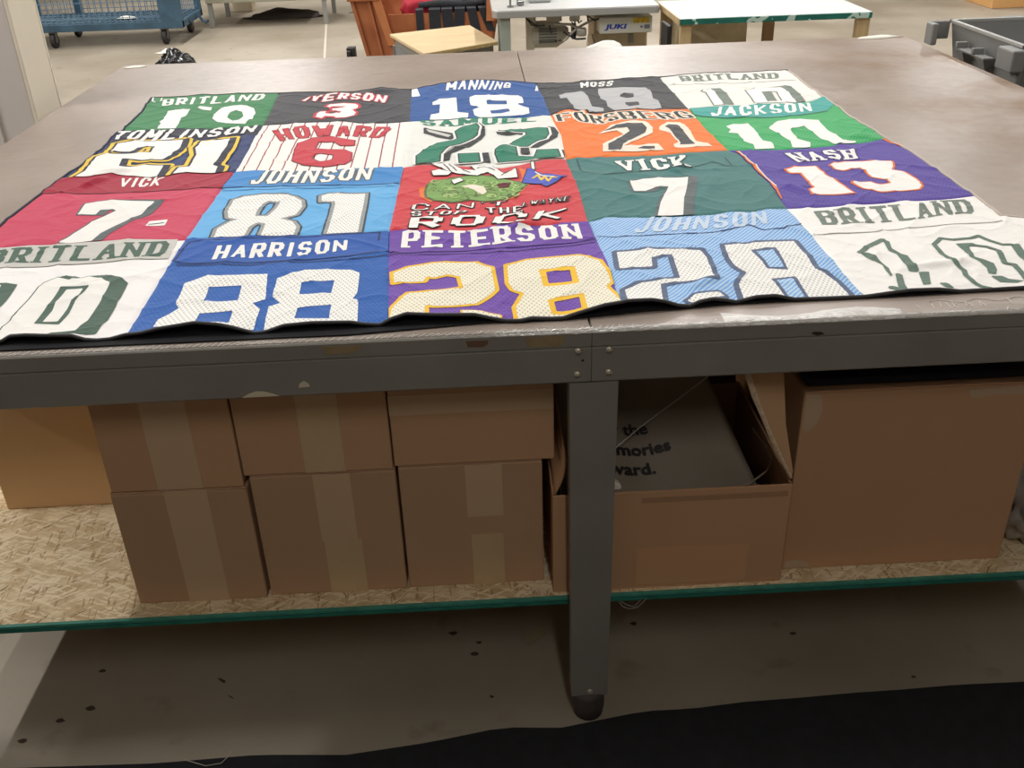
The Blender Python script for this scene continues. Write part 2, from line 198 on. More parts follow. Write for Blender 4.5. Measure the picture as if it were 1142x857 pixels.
PRINTS = [
[0,0,'poly','number','white',[[[-.8464,1.6538],[-.7783,1.6543],[-.7749,1.5791],[-.7836,1.5608],[-.7747,1.5075],[-.7675,1.4298],[-.8222,1.4361],[-.8293,1.5042],[-.8391,1.5214],[-.834,1.5516]]],0,[]],
[0,0,'poly','number','white',[[[-.6837,1.6214],[-.6763,1.6751],[-.6559,1.6938],[-.6087,1.6797],[-.5808,1.6467],[-.5651,1.5872],[-.5597,1.5072],[-.5692,1.5084],[-.5705,1.4546],[-.6316,1.4638],[-.6591,1.4843],[-.6839,1.533],[-.6872,1.5711]],[[-.6448,1.6049],[-.6338,1.6325],[-.61,1.609],[-.5929,1.5433],[-.5999,1.4998],[-.614,1.4899],[-.6387,1.5307],[-.6435,1.5697]]],0,[]],
[0,0,'poly','sewn_label','white',[[[-.7618,1.6767],[-.7567,1.6869],[-.7124,1.6636],[-.7105,1.6319],[-.7391,1.6504]]],0,[]],
[0,0,'text','name_lettering','white','BRITLAND',[[-.9064,1.8237],[-.7553,1.8318],[-.5793,1.8586]],[[-.8875,1.7309],[-.7313,1.7242],[-.5749,1.751]],0,.16,0,[]],
[0,0,'line','loose_thread','white',[[[-.9501,1.8631],[-.9389,1.8096],[-.9199,1.7819],[-.9094,1.7978],[-.9181,1.8485]]],.0025],
[1,0,'poly','number','red',[[[-.3474,1.6532],[-.3048,1.6654],[-.2664,1.6488],[-.2559,1.6288],[-.2552,1.5954],[-.2715,1.5757],[-.2548,1.5404],[-.2573,1.503],[-.276,1.4812],[-.308,1.4773],[-.3138,1.4885],[-.341,1.4861],[-.3493,1.4684],[-.3684,1.4814],[-.3707,1.5332],[-.3638,1.5532],[-.3455,1.5579],[-.3477,1.5367],[-.3222,1.5218],[-.3009,1.5216],[-.3003,1.5561],[-.3266,1.5594],[-.3327,1.5913],[-.2988,1.6086],[-.2928,1.6206],[-.3343,1.6246],[-.3417,1.607],[-.3511,1.6136]]],.009,[]],
[1,0,'poly','number','white',[[[-.3474,1.6532],[-.3048,1.6654],[-.2664,1.6488],[-.2559,1.6288],[-.2552,1.5954],[-.2715,1.5757],[-.2548,1.5404],[-.2573,1.503],[-.276,1.4812],[-.308,1.4773],[-.3138,1.4885],[-.341,1.4861],[-.3493,1.4684],[-.3684,1.4814],[-.3707,1.5332],[-.3638,1.5532],[-.3455,1.5579],[-.3477,1.5367],[-.3222,1.5218],[-.3009,1.5216],[-.3003,1.5561],[-.3266,1.5594],[-.3327,1.5913],[-.2988,1.6086],[-.2928,1.6206],[-.3343,1.6246],[-.3417,1.607],[-.3511,1.6136]]],0,[]],
[1,0,'text','name_lettering','red','IVERSON',[[-.4329,1.7588],[-.3902,1.7991],[-.3253,1.8115],[-.2603,1.7747],[-.1719,1.7355]],[[-.4462,1.722],[-.3817,1.6923],[-.3129,1.7194],[-.2317,1.6735],[-.1755,1.6421]],0,.14,.004,[]],
[1,0,'text','name_lettering','white','IVERSON',[[-.4329,1.7588],[-.3902,1.7991],[-.3253,1.8115],[-.2603,1.7747],[-.1719,1.7355]],[[-.4462,1.722],[-.3817,1.6923],[-.3129,1.7194],[-.2317,1.6735],[-.1755,1.6421]],0,.14,0,[]],
[2,0,'poly','sleeve_stripe','white',[[[-.1007,1.8539],[-.0833,1.8504],[-.0672,1.7143],[-.0945,1.7163]]],0,[]],
[2,0,'poly','sleeve_stripe','white',[[[.3106,1.8113],[.311,1.733],[.2993,1.737]]],0,[]],
[2,0,'poly','number','white',[[[-.0259,1.6325],[-.0009,1.6673],[.0484,1.6653],[.052,1.4961],[.0845,1.4765],[.0828,1.3987],[.0345,1.3818],[-.029,1.416],[-.026,1.4698],[-.0023,1.4936],[-.0021,1.601],[-.025,1.5958]]],0,[]],
[2,0,'poly','number','white',[[[.0905,1.6753],[.1072,1.7026],[.2439,1.6865],[.2553,1.6344],[.2542,1.5745],[.235,1.5553],[.2655,1.4941],[.2639,1.432],[.2432,1.4157],[.1735,1.4181],[.121,1.4],[.1019,1.4467],[.0982,1.5173],[.1188,1.5414],[.0919,1.575],[.0887,1.6261]],[[.1411,1.6239],[.2027,1.5999],[.2034,1.5629],[.1422,1.5739]],[[.1492,1.4924],[.2051,1.4941],[.2082,1.4618],[.1812,1.4494],[.1526,1.4526]]],0,[]],
[2,0,'text','name_lettering','white','MANNING',[[.0157,1.9051],[.0848,1.9333],[.1698,1.9041],[.2281,1.8352]],[[.0127,1.7899],[.084,1.7874],[.166,1.7701],[.2225,1.7905]],0,.17,0,[]],
[3,0,'poly','number','silver',[[[.3686,1.6422],[.3941,1.6774],[.4481,1.6933],[.4587,1.6333],[.4545,1.4924],[.4868,1.468],[.482,1.4305],[.4378,1.4099],[.4218,1.4529],[.4007,1.4742],[.3957,1.5572],[.3906,1.615],[.3706,1.6093]]],0,[]],
[3,0,'poly','number','silver',[[[.5025,1.7288],[.5846,1.7364],[.6531,1.7206],[.6609,1.6486],[.6508,1.5614],[.6603,1.5202],[.6534,1.4295],[.6092,1.4285],[.557,1.4207],[.5174,1.435],[.5011,1.4879],[.5056,1.5587],[.4934,1.5957],[.4957,1.6734]],[[.5599,1.6347],[.5839,1.6474],[.6035,1.6453],[.5963,1.5901],[.5728,1.5887],[.5566,1.6115]],[[.5599,1.5342],[.6012,1.5381],[.5994,1.4968],[.5665,1.4833],[.5593,1.5043]]],0,[]],
[3,0,'text','name_lettering','white','MOSS',[[.454,1.8191],[.571,1.8403]],[[.4488,1.747],[.5502,1.7637]],0,.17,0,[]],
[3,0,'line','yoke_seam','dark',[[[.313,1.7627],[.3818,1.7356],[.4837,1.7414],[.6068,1.7491],[.7194,1.7513]]],.0018],
[4,0,'line','yoke_seam','greyseam',[[[.7318,1.7376],[.8879,1.7294],[1.0431,1.7372],[1.1452,1.7366]]],.0018],
[4,0,'poly','number','greygreen',[[[.8154,1.6297],[.8523,1.6722],[.8541,1.6154],[.8521,1.5741],[.8423,1.4512],[.8141,1.4509],[.8231,1.5534],[.8282,1.6203]]],.004,[[.028,0]]],
[4,0,'poly','number','offwhite',[[[.8154,1.6297],[.8523,1.6722],[.8541,1.6154],[.8521,1.5741],[.8423,1.4512],[.8141,1.4509],[.8231,1.5534],[.8282,1.6203]]],0,[]],
[4,0,'poly','number','greygreen',[[[.9541,1.6297],[.986,1.639],[1.0304,1.6544],[1.0665,1.6416],[1.0726,1.6113],[1.0718,1.5586],[1.0582,1.4418],[.9386,1.4596],[.9495,1.5552]],[[.9955,1.5996],[1.0406,1.5861],[1.0241,1.4699],[.9776,1.4647]]],.004,[[.026,0]]],
[4,0,'poly','number','offwhite',[[[.9541,1.6297],[.986,1.639],[1.0304,1.6544],[1.0665,1.6416],[1.0726,1.6113],[1.0718,1.5586],[1.0582,1.4418],[.9386,1.4596],[.9495,1.5552]],[[.9955,1.5996],[1.0406,1.5861],[1.0241,1.4699],[.9776,1.4647]]],0,[]],
[4,0,'text','name_lettering','greygreen','BRITLAND',[[.789,1.8728],[.9658,1.8817],[1.1192,1.8521]],[[.7831,1.7779],[.9429,1.788],[1.0988,1.7628]],1,.14,0,[]],
[0,1,'poly','yoke','navydark',[[[-.919,1.4292],[-.7539,1.422],[-.6204,1.4015],[-.5167,1.438],[-.5098,1.3165],[-.6232,1.2953],[-.7231,1.2979],[-.8922,1.2843],[-.9152,1.2936]]],0,[]],
[0,1,'poly','number','navydark',[[[-.8782,1.1999],[-.8876,1.2795],[-.8585,1.291],[-.7097,1.2879],[-.6994,1.2121],[-.7037,1.1325],[-.7169,1.1],[-.7717,1.0999],[-.8264,1.1203],[-.8159,1.0546],[-.7758,1.0324],[-.7576,1.0505],[-.6995,1.0452],[-.6888,.9418],[-.7896,.9586],[-.9001,.9614],[-.8906,1.0186],[-.895,1.0776],[-.9025,1.1472],[-.8854,1.1718],[-.8155,1.1663],[-.7648,1.1646],[-.7709,1.231],[-.8168,1.2249],[-.8223,1.1799],[-.8795,1.1931]]],.022,[[.008,0]]],
[0,1,'poly','number','yellow',[[[-.8782,1.1999],[-.8876,1.2795],[-.8585,1.291],[-.7097,1.2879],[-.6994,1.2121],[-.7037,1.1325],[-.7169,1.1],[-.7717,1.0999],[-.8264,1.1203],[-.8159,1.0546],[-.7758,1.0324],[-.7576,1.0505],[-.6995,1.0452],[-.6888,.9418],[-.7896,.9586],[-.9001,.9614],[-.8906,1.0186],[-.895,1.0776],[-.9025,1.1472],[-.8854,1.1718],[-.8155,1.1663],[-.7648,1.1646],[-.7709,1.231],[-.8168,1.2249],[-.8223,1.1799],[-.8795,1.1931]]],.018,[[.01,0]]],
[0,1,'poly','number','navydark',[[[-.8782,1.1999],[-.8876,1.2795],[-.8585,1.291],[-.7097,1.2879],[-.6994,1.2121],[-.7037,1.1325],[-.7169,1.1],[-.7717,1.0999],[-.8264,1.1203],[-.8159,1.0546],[-.7758,1.0324],[-.7576,1.0505],[-.6995,1.0452],[-.6888,.9418],[-.7896,.9586],[-.9001,.9614],[-.8906,1.0186],[-.895,1.0776],[-.9025,1.1472],[-.8854,1.1718],[-.8155,1.1663],[-.7648,1.1646],[-.7709,1.231],[-.8168,1.2249],[-.8223,1.1799],[-.8795,1.1931]]],.007,[[.012,0]]],
[0,1,'poly','number','white',[[[-.8782,1.1999],[-.8876,1.2795],[-.8585,1.291],[-.7097,1.2879],[-.6994,1.2121],[-.7037,1.1325],[-.7169,1.1],[-.7717,1.0999],[-.8264,1.1203],[-.8159,1.0546],[-.7758,1.0324],[-.7576,1.0505],[-.6995,1.0452],[-.6888,.9418],[-.7896,.9586],[-.9001,.9614],[-.8906,1.0186],[-.895,1.0776],[-.9025,1.1472],[-.8854,1.1718],[-.8155,1.1663],[-.7648,1.1646],[-.7709,1.231],[-.8168,1.2249],[-.8223,1.1799],[-.8795,1.1931]]],0,[]],
[0,1,'poly','number','navydark',[[[-.6544,1.252],[-.5778,1.28],[-.5689,1.1828],[-.5685,1.1071],[-.5671,1.0185],[-.5527,1.006],[-.5468,.9445],[-.6524,.9572],[-.6539,1.0192],[-.6274,1.0203],[-.6332,1.1225],[-.6552,1.2],[-.651,1.2235]]],.022,[[.008,0]]],
[0,1,'poly','number','yellow',[[[-.6544,1.252],[-.5778,1.28],[-.5689,1.1828],[-.5685,1.1071],[-.5671,1.0185],[-.5527,1.006],[-.5468,.9445],[-.6524,.9572],[-.6539,1.0192],[-.6274,1.0203],[-.6332,1.1225],[-.6552,1.2],[-.651,1.2235]]],.018,[[.01,0]]],
[0,1,'poly','number','navydark',[[[-.6544,1.252],[-.5778,1.28],[-.5689,1.1828],[-.5685,1.1071],[-.5671,1.0185],[-.5527,1.006],[-.5468,.9445],[-.6524,.9572],[-.6539,1.0192],[-.6274,1.0203],[-.6332,1.1225],[-.6552,1.2],[-.651,1.2235]]],.007,[[.012,0]]],
[0,1,'poly','number','white',[[[-.6544,1.252],[-.5778,1.28],[-.5689,1.1828],[-.5685,1.1071],[-.5671,1.0185],[-.5527,1.006],[-.5468,.9445],[-.6524,.9572],[-.6539,1.0192],[-.6274,1.0203],[-.6332,1.1225],[-.6552,1.2],[-.651,1.2235]]],0,[]],
[0,1,'text','name_lettering','white','TOMLINSON',[[-.9252,1.4155],[-.7497,1.4037],[-.6694,1.3889],[-.5275,1.4255]],[[-.9211,1.3289],[-.8193,1.2878],[-.7114,1.3027],[-.6263,1.3095],[-.5254,1.345]],0,.17,0,[]],
[1,1,'text','name_lettering','darkred','HOWARD',[[-.4737,1.3499],[-.3941,1.3993],[-.3075,1.3937],[-.2151,1.3676],[-.1309,1.3496]],[[-.4304,1.2324],[-.3747,1.2613],[-.3018,1.2681],[-.2184,1.2556],[-.156,1.2324]],0,.15,.0018,[]],
[1,1,'text','name_lettering','red','HOWARD',[[-.4737,1.3499],[-.3941,1.3993],[-.3075,1.3937],[-.2151,1.3676],[-.1309,1.3496]],[[-.4304,1.2324],[-.3747,1.2613],[-.3018,1.2681],[-.2184,1.2556],[-.156,1.2324]],0,.15,-.0008,[]],
[1,1,'poly','number','darkred',[[[-.3463,1.2589],[-.3014,1.2646],[-.2694,1.2468],[-.2278,1.2185],[-.2245,1.1627],[-.2606,1.1668],[-.2769,1.2003],[-.3261,1.2188],[-.3263,1.1409],[-.2939,1.1306],[-.2483,1.1294],[-.2239,1.0933],[-.2182,1.016],[-.2319,.9778],[-.278,.9674],[-.3358,.9892],[-.3693,1.0336],[-.3781,1.1402],[-.379,1.2031]],[[-.3172,1.0736],[-.3014,1.0915],[-.2667,1.0741],[-.2643,1.0205],[-.2984,1.0067],[-.3228,1.053]]],.003,[]],
[1,1,'poly','number','red',[[[-.3463,1.2589],[-.3014,1.2646],[-.2694,1.2468],[-.2278,1.2185],[-.2245,1.1627],[-.2606,1.1668],[-.2769,1.2003],[-.3261,1.2188],[-.3263,1.1409],[-.2939,1.1306],[-.2483,1.1294],[-.2239,1.0933],[-.2182,1.016],[-.2319,.9778],[-.278,.9674],[-.3358,.9892],[-.3693,1.0336],[-.3781,1.1402],[-.379,1.2031]],[[-.3172,1.0736],[-.3014,1.0915],[-.2667,1.0741],[-.2643,1.0205],[-.2984,1.0067],[-.3228,1.053]]],0,[]],
[2,1,'text','name_lettering','kelly','SAMUEL',[[-.0595,1.4186],[.0256,1.4016],[.1644,1.4053],[.2848,1.3847]],[[-.0486,1.3558],[.0436,1.314],[.1704,1.3275],[.2777,1.3444]],1,.15,0,[]],
[2,1,'poly','number','black',[[[-.043,1.3199],[.0397,1.2518],[.0479,1.2571],[.0383,1.1743],[.028,1.1917],[-.005,1.2187],[-.0411,1.2623]]],0,[]],
[2,1,'poly','number','lightgrey',[[[-.0363,1.3074],[.0357,1.2329],[.0277,1.2123],[-.0269,1.2716]]],0,[]],
[2,1,'poly','number','black',[[[.1136,1.3521],[.1296,1.2983],[.1291,1.2175],[.1167,1.1658],[.0842,1.0891],[.0567,1.0695],[.0375,1.0467],[.0341,.9931],[.016,.9867],[.0154,1.0346],[.0411,1.0855],[.0684,1.1292],[.0967,1.1777],[.1076,1.2267]]],0,[]],
[2,1,'poly','number','black',[[[.1125,1.0321],[.1336,1.0302],[.1371,.9477],[.116,.9549]]],0,[]],
[2,1,'poly','number','white',[[[.0479,1.2634],[.0772,1.3055],[.1049,1.3292],[.1119,1.2966],[.1053,1.2153],[.0886,1.1657],[.0605,1.1306],[.0408,1.1168],[.0178,1.0756],[.0087,1.0397],[.0079,.98],[-.0475,.9572],[-.0507,1.0361],[-.0294,1.0915],[.0006,1.1487],[.0443,1.1735],[.0543,1.1884]]],.01,[]],
[2,1,'poly','number','black',[[[.0479,1.2634],[.0772,1.3055],[.1049,1.3292],[.1119,1.2966],[.1053,1.2153],[.0886,1.1657],[.0605,1.1306],[.0408,1.1168],[.0178,1.0756],[.0087,1.0397],[.0079,.98],[-.0475,.9572],[-.0507,1.0361],[-.0294,1.0915],[.0006,1.1487],[.0443,1.1735],[.0543,1.1884]]],.0035,[]],
[2,1,'poly','number','kelly',[[[.0479,1.2634],[.0772,1.3055],[.1049,1.3292],[.1119,1.2966],[.1053,1.2153],[.0886,1.1657],[.0605,1.1306],[.0408,1.1168],[.0178,1.0756],[.0087,1.0397],[.0079,.98],[-.0475,.9572],[-.0507,1.0361],[-.0294,1.0915],[.0006,1.1487],[.0443,1.1735],[.0543,1.1884]]],0,[]],
[2,1,'poly','number','white',[[[.0575,1.0332],[.1067,1.0279],[.1093,.9577],[.0599,.957]]],.01,[]],
[2,1,'poly','number','black',[[[.0575,1.0332],[.1067,1.0279],[.1093,.9577],[.0599,.957]]],.0035,[]],
[2,1,'poly','number','kelly',[[[.0575,1.0332],[.1067,1.0279],[.1093,.9577],[.0599,.957]]],0,[]],
[2,1,'poly','number','black',[[[.1586,1.2384],[.2056,1.2621],[.2458,1.2393],[.2428,1.1884],[.2151,1.2015],[.162,1.1901]]],0,[]],
[2,1,'poly','number','black',[[[.3051,1.2847],[.323,1.2725],[.331,1.2121],[.3222,1.1662],[.2893,1.1066],[.2624,1.0599],[.2431,1.062],[.2661,1.1125],[.2909,1.1527],[.3027,1.2009]]],0,[]],
[2,1,'poly','number','black',[[[.3133,1.0412],[.3304,1.0378],[.3257,.9667],[.3163,.9675]]],0,[]],
[2,1,'poly','number','white',[[[.1675,1.2342],[.2016,1.2663],[.2342,1.2539],[.277,1.2724],[.3015,1.2655],[.3007,1.2011],[.2889,1.1527],[.2628,1.1226],[.2363,1.0784],[.1901,1.0944],[.2168,1.1551],[.2408,1.1881],[.2432,1.2305],[.2086,1.2367]]],.01,[]],
[2,1,'poly','number','black',[[[.1675,1.2342],[.2016,1.2663],[.2342,1.2539],[.277,1.2724],[.3015,1.2655],[.3007,1.2011],[.2889,1.1527],[.2628,1.1226],[.2363,1.0784],[.1901,1.0944],[.2168,1.1551],[.2408,1.1881],[.2432,1.2305],[.2086,1.2367]]],.0035,[]],
[2,1,'poly','number','kelly',[[[.1675,1.2342],[.2016,1.2663],[.2342,1.2539],[.277,1.2724],[.3015,1.2655],[.3007,1.2011],[.2889,1.1527],[.2628,1.1226],[.2363,1.0784],[.1901,1.0944],[.2168,1.1551],[.2408,1.1881],[.2432,1.2305],[.2086,1.2367]]],0,[]],
[2,1,'poly','number','white',[[[.1535,1.0521],[.1618,1.066],[.1859,1.0862],[.205,1.078],[.2046,.9914],[.2492,.9767],[.2608,1.0365],[.3114,1.0415],[.3126,.9673],[.2556,.9609],[.1576,.9479],[.1514,1.009]]],.01,[]],
[2,1,'poly','number','black',[[[.1535,1.0521],[.1618,1.066],[.1859,1.0862],[.205,1.078],[.2046,.9914],[.2492,.9767],[.2608,1.0365],[.3114,1.0415],[.3126,.9673],[.2556,.9609],[.1576,.9479],[.1514,1.009]]],.0035,[]],
[2,1,'poly','number','kelly',[[[.1535,1.0521],[.1618,1.066],[.1859,1.0862],[.205,1.078],[.2046,.9914],[.2492,.9767],[.2608,1.0365],[.3114,1.0415],[.3126,.9673],[.2556,.9609],[.1576,.9479],[.1514,1.009]]],0,[]],
[2,1,'poly','number','black',[[[.218,1.0656],[.239,1.0583],[.2393,.9998],[.2167,1.0044]]],0,[]],
[3,1,'text','name_lettering','cream','FORSBERG',[[.3379,1.4074],[.4008,1.4302],[.4545,1.3765],[.5201,1.4213],[.5845,1.4186],[.6418,1.3777],[.7148,1.3767]],[[.3395,1.337],[.4039,1.3297],[.452,1.2834],[.5207,1.3299],[.5814,1.3163],[.6406,1.2974],[.7275,1.3167]],0,.075,.007,[]],
[3,1,'text','name_lettering','black','FORSBERG',[[.3379,1.4074],[.4008,1.4302],[.4545,1.3765],[.5201,1.4213],[.5845,1.4186],[.6418,1.3777],[.7148,1.3767]],[[.3395,1.337],[.4039,1.3297],[.452,1.2834],[.5207,1.3299],[.5814,1.3163],[.6406,1.2974],[.7275,1.3167]],0,.075,0,[]],
[3,1,'poly','number','cream',[[[.4341,1.1738],[.4797,1.2591],[.5387,1.3002],[.5812,1.2881],[.59,1.2156],[.582,1.1688],[.5352,1.1116],[.4867,1.0519],[.5253,1.0495],[.5769,1.0629],[.582,1.0007],[.5122,.9932],[.4256,1.0069],[.434,1.0732],[.5012,1.1654],[.4897,1.2053]]],0,[]],
[3,1,'poly','number','charcoal',[[[.4513,1.2081],[.4974,1.2602],[.5335,1.2664],[.5688,1.2665],[.573,1.2126],[.5621,1.1726],[.5296,1.129],[.4874,1.071],[.4758,1.0198],[.4704,1.0099],[.4414,1.0193],[.448,1.0695],[.4882,1.1341],[.5226,1.1937],[.5213,1.2288],[.4921,1.2227]]],0,[]],
[3,1,'poly','number','charcoal',[[[.5169,1.0223],[.5361,1.0403],[.5632,1.032],[.5588,1.0067]]],0,[]],
[3,1,'poly','number','cream',[[[.6099,1.2248],[.6406,1.2726],[.6754,1.2694],[.6869,1.213],[.6805,1.0797],[.7058,1.0448],[.7126,1.0237],[.6127,1.0136],[.6157,1.0505],[.6311,1.0659],[.6281,1.1593],[.6031,1.1871]]],0,[]],
[3,1,'poly','number','charcoal',[[[.6249,1.2236],[.6406,1.2492],[.6636,1.2427],[.6666,1.1923],[.6679,1.1038],[.673,1.0486],[.6314,1.0464],[.6369,1.0638],[.6342,1.158],[.6322,1.2043]]],0,[]],
[4,1,'poly','yoke','teal',[[[.7312,1.4246],[.8252,1.4582],[.9656,1.4551],[1.0906,1.4328],[1.1481,1.4949],[1.19,1.5023],[1.1614,1.4067],[1.1131,1.331],[1.0099,1.2905],[.8905,1.2802],[.8007,1.2952],[.7492,1.3247],[.7338,1.3481]]],0,[]],
[4,1,'text','name_lettering','white','JACKSON',[[.803,1.4184],[.8959,1.44],[.9644,1.4183],[1.0332,1.4291],[1.0929,1.4325]],[[.772,1.322],[.8631,1.3113],[.9371,1.3188],[1.0028,1.3267],[1.0706,1.3331]],0,.14,0,[]],
[4,1,'poly','number','white',[[[.7918,1.2103],[.8165,1.2314],[.8579,1.2222],[.8553,1.1471],[.8511,1.0531],[.869,1.0356],[.8601,.9755],[.8103,.9772],[.8179,1.0209],[.8013,1.052],[.8049,1.1323],[.7824,1.1445],[.7959,1.1738]]],0,[]],
[4,1,'poly','number','white',[[[.8978,1.167],[.9418,1.2372],[1.0091,1.2522],[1.0532,1.2247],[1.0453,1.1211],[1.0549,1.0208],[1.0815,1.0119],[1.0688,.9815],[1.0219,.9786],[1.0013,1.0447],[.9984,1.1752],[.9487,1.1397],[.9421,1.0538],[.9651,1.0181],[.9502,.9711],[.9064,.9761],[.9199,1.0415],[.9082,1.0875]]],0,[]],
[4,1,'line','yoke_seam','dark',[[[.7332,1.345],[.7492,1.3247],[.8002,1.293],[.8896,1.277],[1.0087,1.2866],[1.1115,1.3263]]],.0016],
[0,2,'poly','yoke','crimson',[[[-.9782,1.0458],[-.892,1.0326],[-.5072,.9931],[-.5011,.8287],[-.6038,.8256],[-.7711,.8223],[-.943,.8546]]],0,[]],
[0,2,'line','yoke_seam','maroon',[[[-.943,.8546],[-.7711,.8223],[-.6038,.8256],[-.5011,.8287]]],.0018],
[0,2,'text','name_lettering','white','VICK',[[-.7777,.9545],[-.667,.9423]],[[-.7626,.8734],[-.6635,.8654]],0,.15,0,[]],
[0,2,'poly','number','slategrey',[[[-.7898,.6729],[-.797,.7468],[-.7737,.7573],[-.7131,.7582],[-.6391,.7435],[-.6471,.6625],[-.6782,.6057],[-.7013,.5513],[-.7067,.4887],[-.7655,.487],[-.7592,.5572],[-.7373,.6425],[-.7118,.6939],[-.7225,.7061],[-.7498,.7037],[-.7509,.674]]],.005,[[.016,0]]],
[0,2,'poly','number','white',[[[-.7898,.6729],[-.797,.7468],[-.7737,.7573],[-.7131,.7582],[-.6391,.7435],[-.6471,.6625],[-.6782,.6057],[-.7013,.5513],[-.7067,.4887],[-.7655,.487],[-.7592,.5572],[-.7373,.6425],[-.7118,.6939],[-.7225,.7061],[-.7498,.7037],[-.7509,.674]]],0,[]],
[0,2,'poly','sewn_label','white',[[[-.6144,.5788],[-.6175,.6178],[-.578,.6231],[-.5745,.5844]]],0,[]],
[0,2,'line','sewn_label','slategrey',[[[-.6106,.5939],[-.5827,.6023]]],.003],
[1,2,'poly','yoke','royalsky',[[[-.5291,1.0221],[-.4238,1.0049],[-.1954,.9862],[-.071,.9806],[-.082,.8125],[-.2213,.8116],[-.3935,.8296],[-.5069,.8263]]],0,[]],
[1,2,'line','yoke_seam','navyseam',[[[-.5069,.8263],[-.3929,.8259],[-.2211,.8094],[-.0818,.8094]]],.0018],
[1,2,'line','yoke_seam','royalsky',[[[-.503,.8075],[-.389,.8036],[-.2196,.7938],[-.0806,.788]]],.0018],
[1,2,'text','name_lettering','slategrey','JOHNSON',[[-.4418,.9665],[-.3481,.9528],[-.258,.9433],[-.1539,.9462]],[[-.4464,.851],[-.3751,.8467],[-.2675,.8406],[-.157,.8486]],0,.15,.004,[]],
[1,2,'text','name_lettering','white','JOHNSON',[[-.4418,.9665],[-.3481,.9528],[-.258,.9433],[-.1539,.9462]],[[-.4464,.851],[-.3751,.8467],[-.2675,.8406],[-.157,.8486]],0,.15,0,[]],
[1,2,'poly','number','navyblack',[[[-.4567,.7256],[-.4379,.7558],[-.4062,.7605],[-.3543,.7545],[-.3202,.7412],[-.2997,.7106],[-.2918,.6673],[-.2984,.6169],[-.329,.5947],[-.2985,.5719],[-.2834,.5291],[-.2837,.453],[-.4461,.4572],[-.4526,.5421],[-.4354,.5862],[-.4215,.6007],[-.4441,.6121],[-.4541,.6525]],[[-.3902,.651],[-.3857,.7039],[-.3743,.7207],[-.3474,.7097],[-.3499,.6687],[-.3596,.6151],[-.3876,.6185]],[[-.3862,.4576],[-.3864,.5424],[-.3753,.5711],[-.3551,.5617],[-.3507,.4927],[-.3546,.4577]]],.012,[]],
[1,2,'poly','number','midgrey',[[[-.4567,.7256],[-.4379,.7558],[-.4062,.7605],[-.3543,.7545],[-.3202,.7412],[-.2997,.7106],[-.2918,.6673],[-.2984,.6169],[-.329,.5947],[-.2985,.5719],[-.2834,.5291],[-.2837,.453],[-.4461,.4572],[-.4526,.5421],[-.4354,.5862],[-.4215,.6007],[-.4441,.6121],[-.4541,.6525]],[[-.3902,.651],[-.3857,.7039],[-.3743,.7207],[-.3474,.7097],[-.3499,.6687],[-.3596,.6151],[-.3876,.6185]],[[-.3862,.4576],[-.3864,.5424],[-.3753,.5711],[-.3551,.5617],[-.3507,.4927],[-.3546,.4577]]],.008,[]],
[1,2,'poly','number','meshwhite',[[[-.4567,.7256],[-.4379,.7558],[-.4062,.7605],[-.3543,.7545],[-.3202,.7412],[-.2997,.7106],[-.2918,.6673],[-.2984,.6169],[-.329,.5947],[-.2985,.5719],[-.2834,.5291],[-.2837,.453],[-.4461,.4572],[-.4526,.5421],[-.4354,.5862],[-.4215,.6007],[-.4441,.6121],[-.4541,.6525]],[[-.3902,.651],[-.3857,.7039],[-.3743,.7207],[-.3474,.7097],[-.3499,.6687],[-.3596,.6151],[-.3876,.6185]],[[-.3862,.4576],[-.3864,.5424],[-.3753,.5711],[-.3551,.5617],[-.3507,.4927],[-.3546,.4577]]],0,[]],
[1,2,'poly','number','navyblack',[[[-.2573,.7387],[-.2426,.7508],[-.1565,.7317],[-.1533,.6338],[-.1504,.4527],[-.2154,.4617],[-.2148,.5622],[-.2178,.6675],[-.2221,.691],[-.251,.6905]]],.012,[]],
[1,2,'poly','number','midgrey',[[[-.2573,.7387],[-.2426,.7508],[-.1565,.7317],[-.1533,.6338],[-.1504,.4527],[-.2154,.4617],[-.2148,.5622],[-.2178,.6675],[-.2221,.691],[-.251,.6905]]],.008,[]],
[1,2,'poly','number','meshwhite',[[[-.2573,.7387],[-.2426,.7508],[-.1565,.7317],[-.1533,.6338],[-.1504,.4527],[-.2154,.4617],[-.2148,.5622],[-.2178,.6675],[-.2221,.691],[-.251,.6905]]],0,[]],
[2,2,'poly','printed_artwork','orange',[[[-.0351,.7572],[-.0117,.7752],[-.0004,.6533],[-.0286,.6907]]],0,[]],
[2,2,'poly','printed_artwork','orange',[[[.1306,.6591],[.1888,.7407],[.2086,.8111],[.2047,.8944],[.224,.862],[.2217,.7549],[.1847,.6551]]],0,[]],
[2,2,'poly','printed_artwork','olive',[[[-.0166,.7354],[-.0137,.778],[.0032,.8216],[.028,.8197],[.0525,.8346],[.0774,.8442],[.1188,.8314],[.1512,.8112],[.175,.7926],[.1987,.7781],[.2137,.756],[.1953,.7107],[.1819,.6788],[.1539,.661],[.115,.6542],[.0805,.6629],[.0418,.6529],[.007,.665],[-.013,.6894]]],.006,[]],
[2,2,'poly','printed_artwork','leaf',[[[-.0166,.7354],[-.0137,.778],[.0032,.8216],[.028,.8197],[.0525,.8346],[.0774,.8442],[.1188,.8314],[.1512,.8112],[.175,.7926],[.1987,.7781],[.2137,.756],[.1953,.7107],[.1819,.6788],[.1539,.661],[.115,.6542],[.0805,.6629],[.0418,.6529],[.007,.665],[-.013,.6894]]],0,[]],
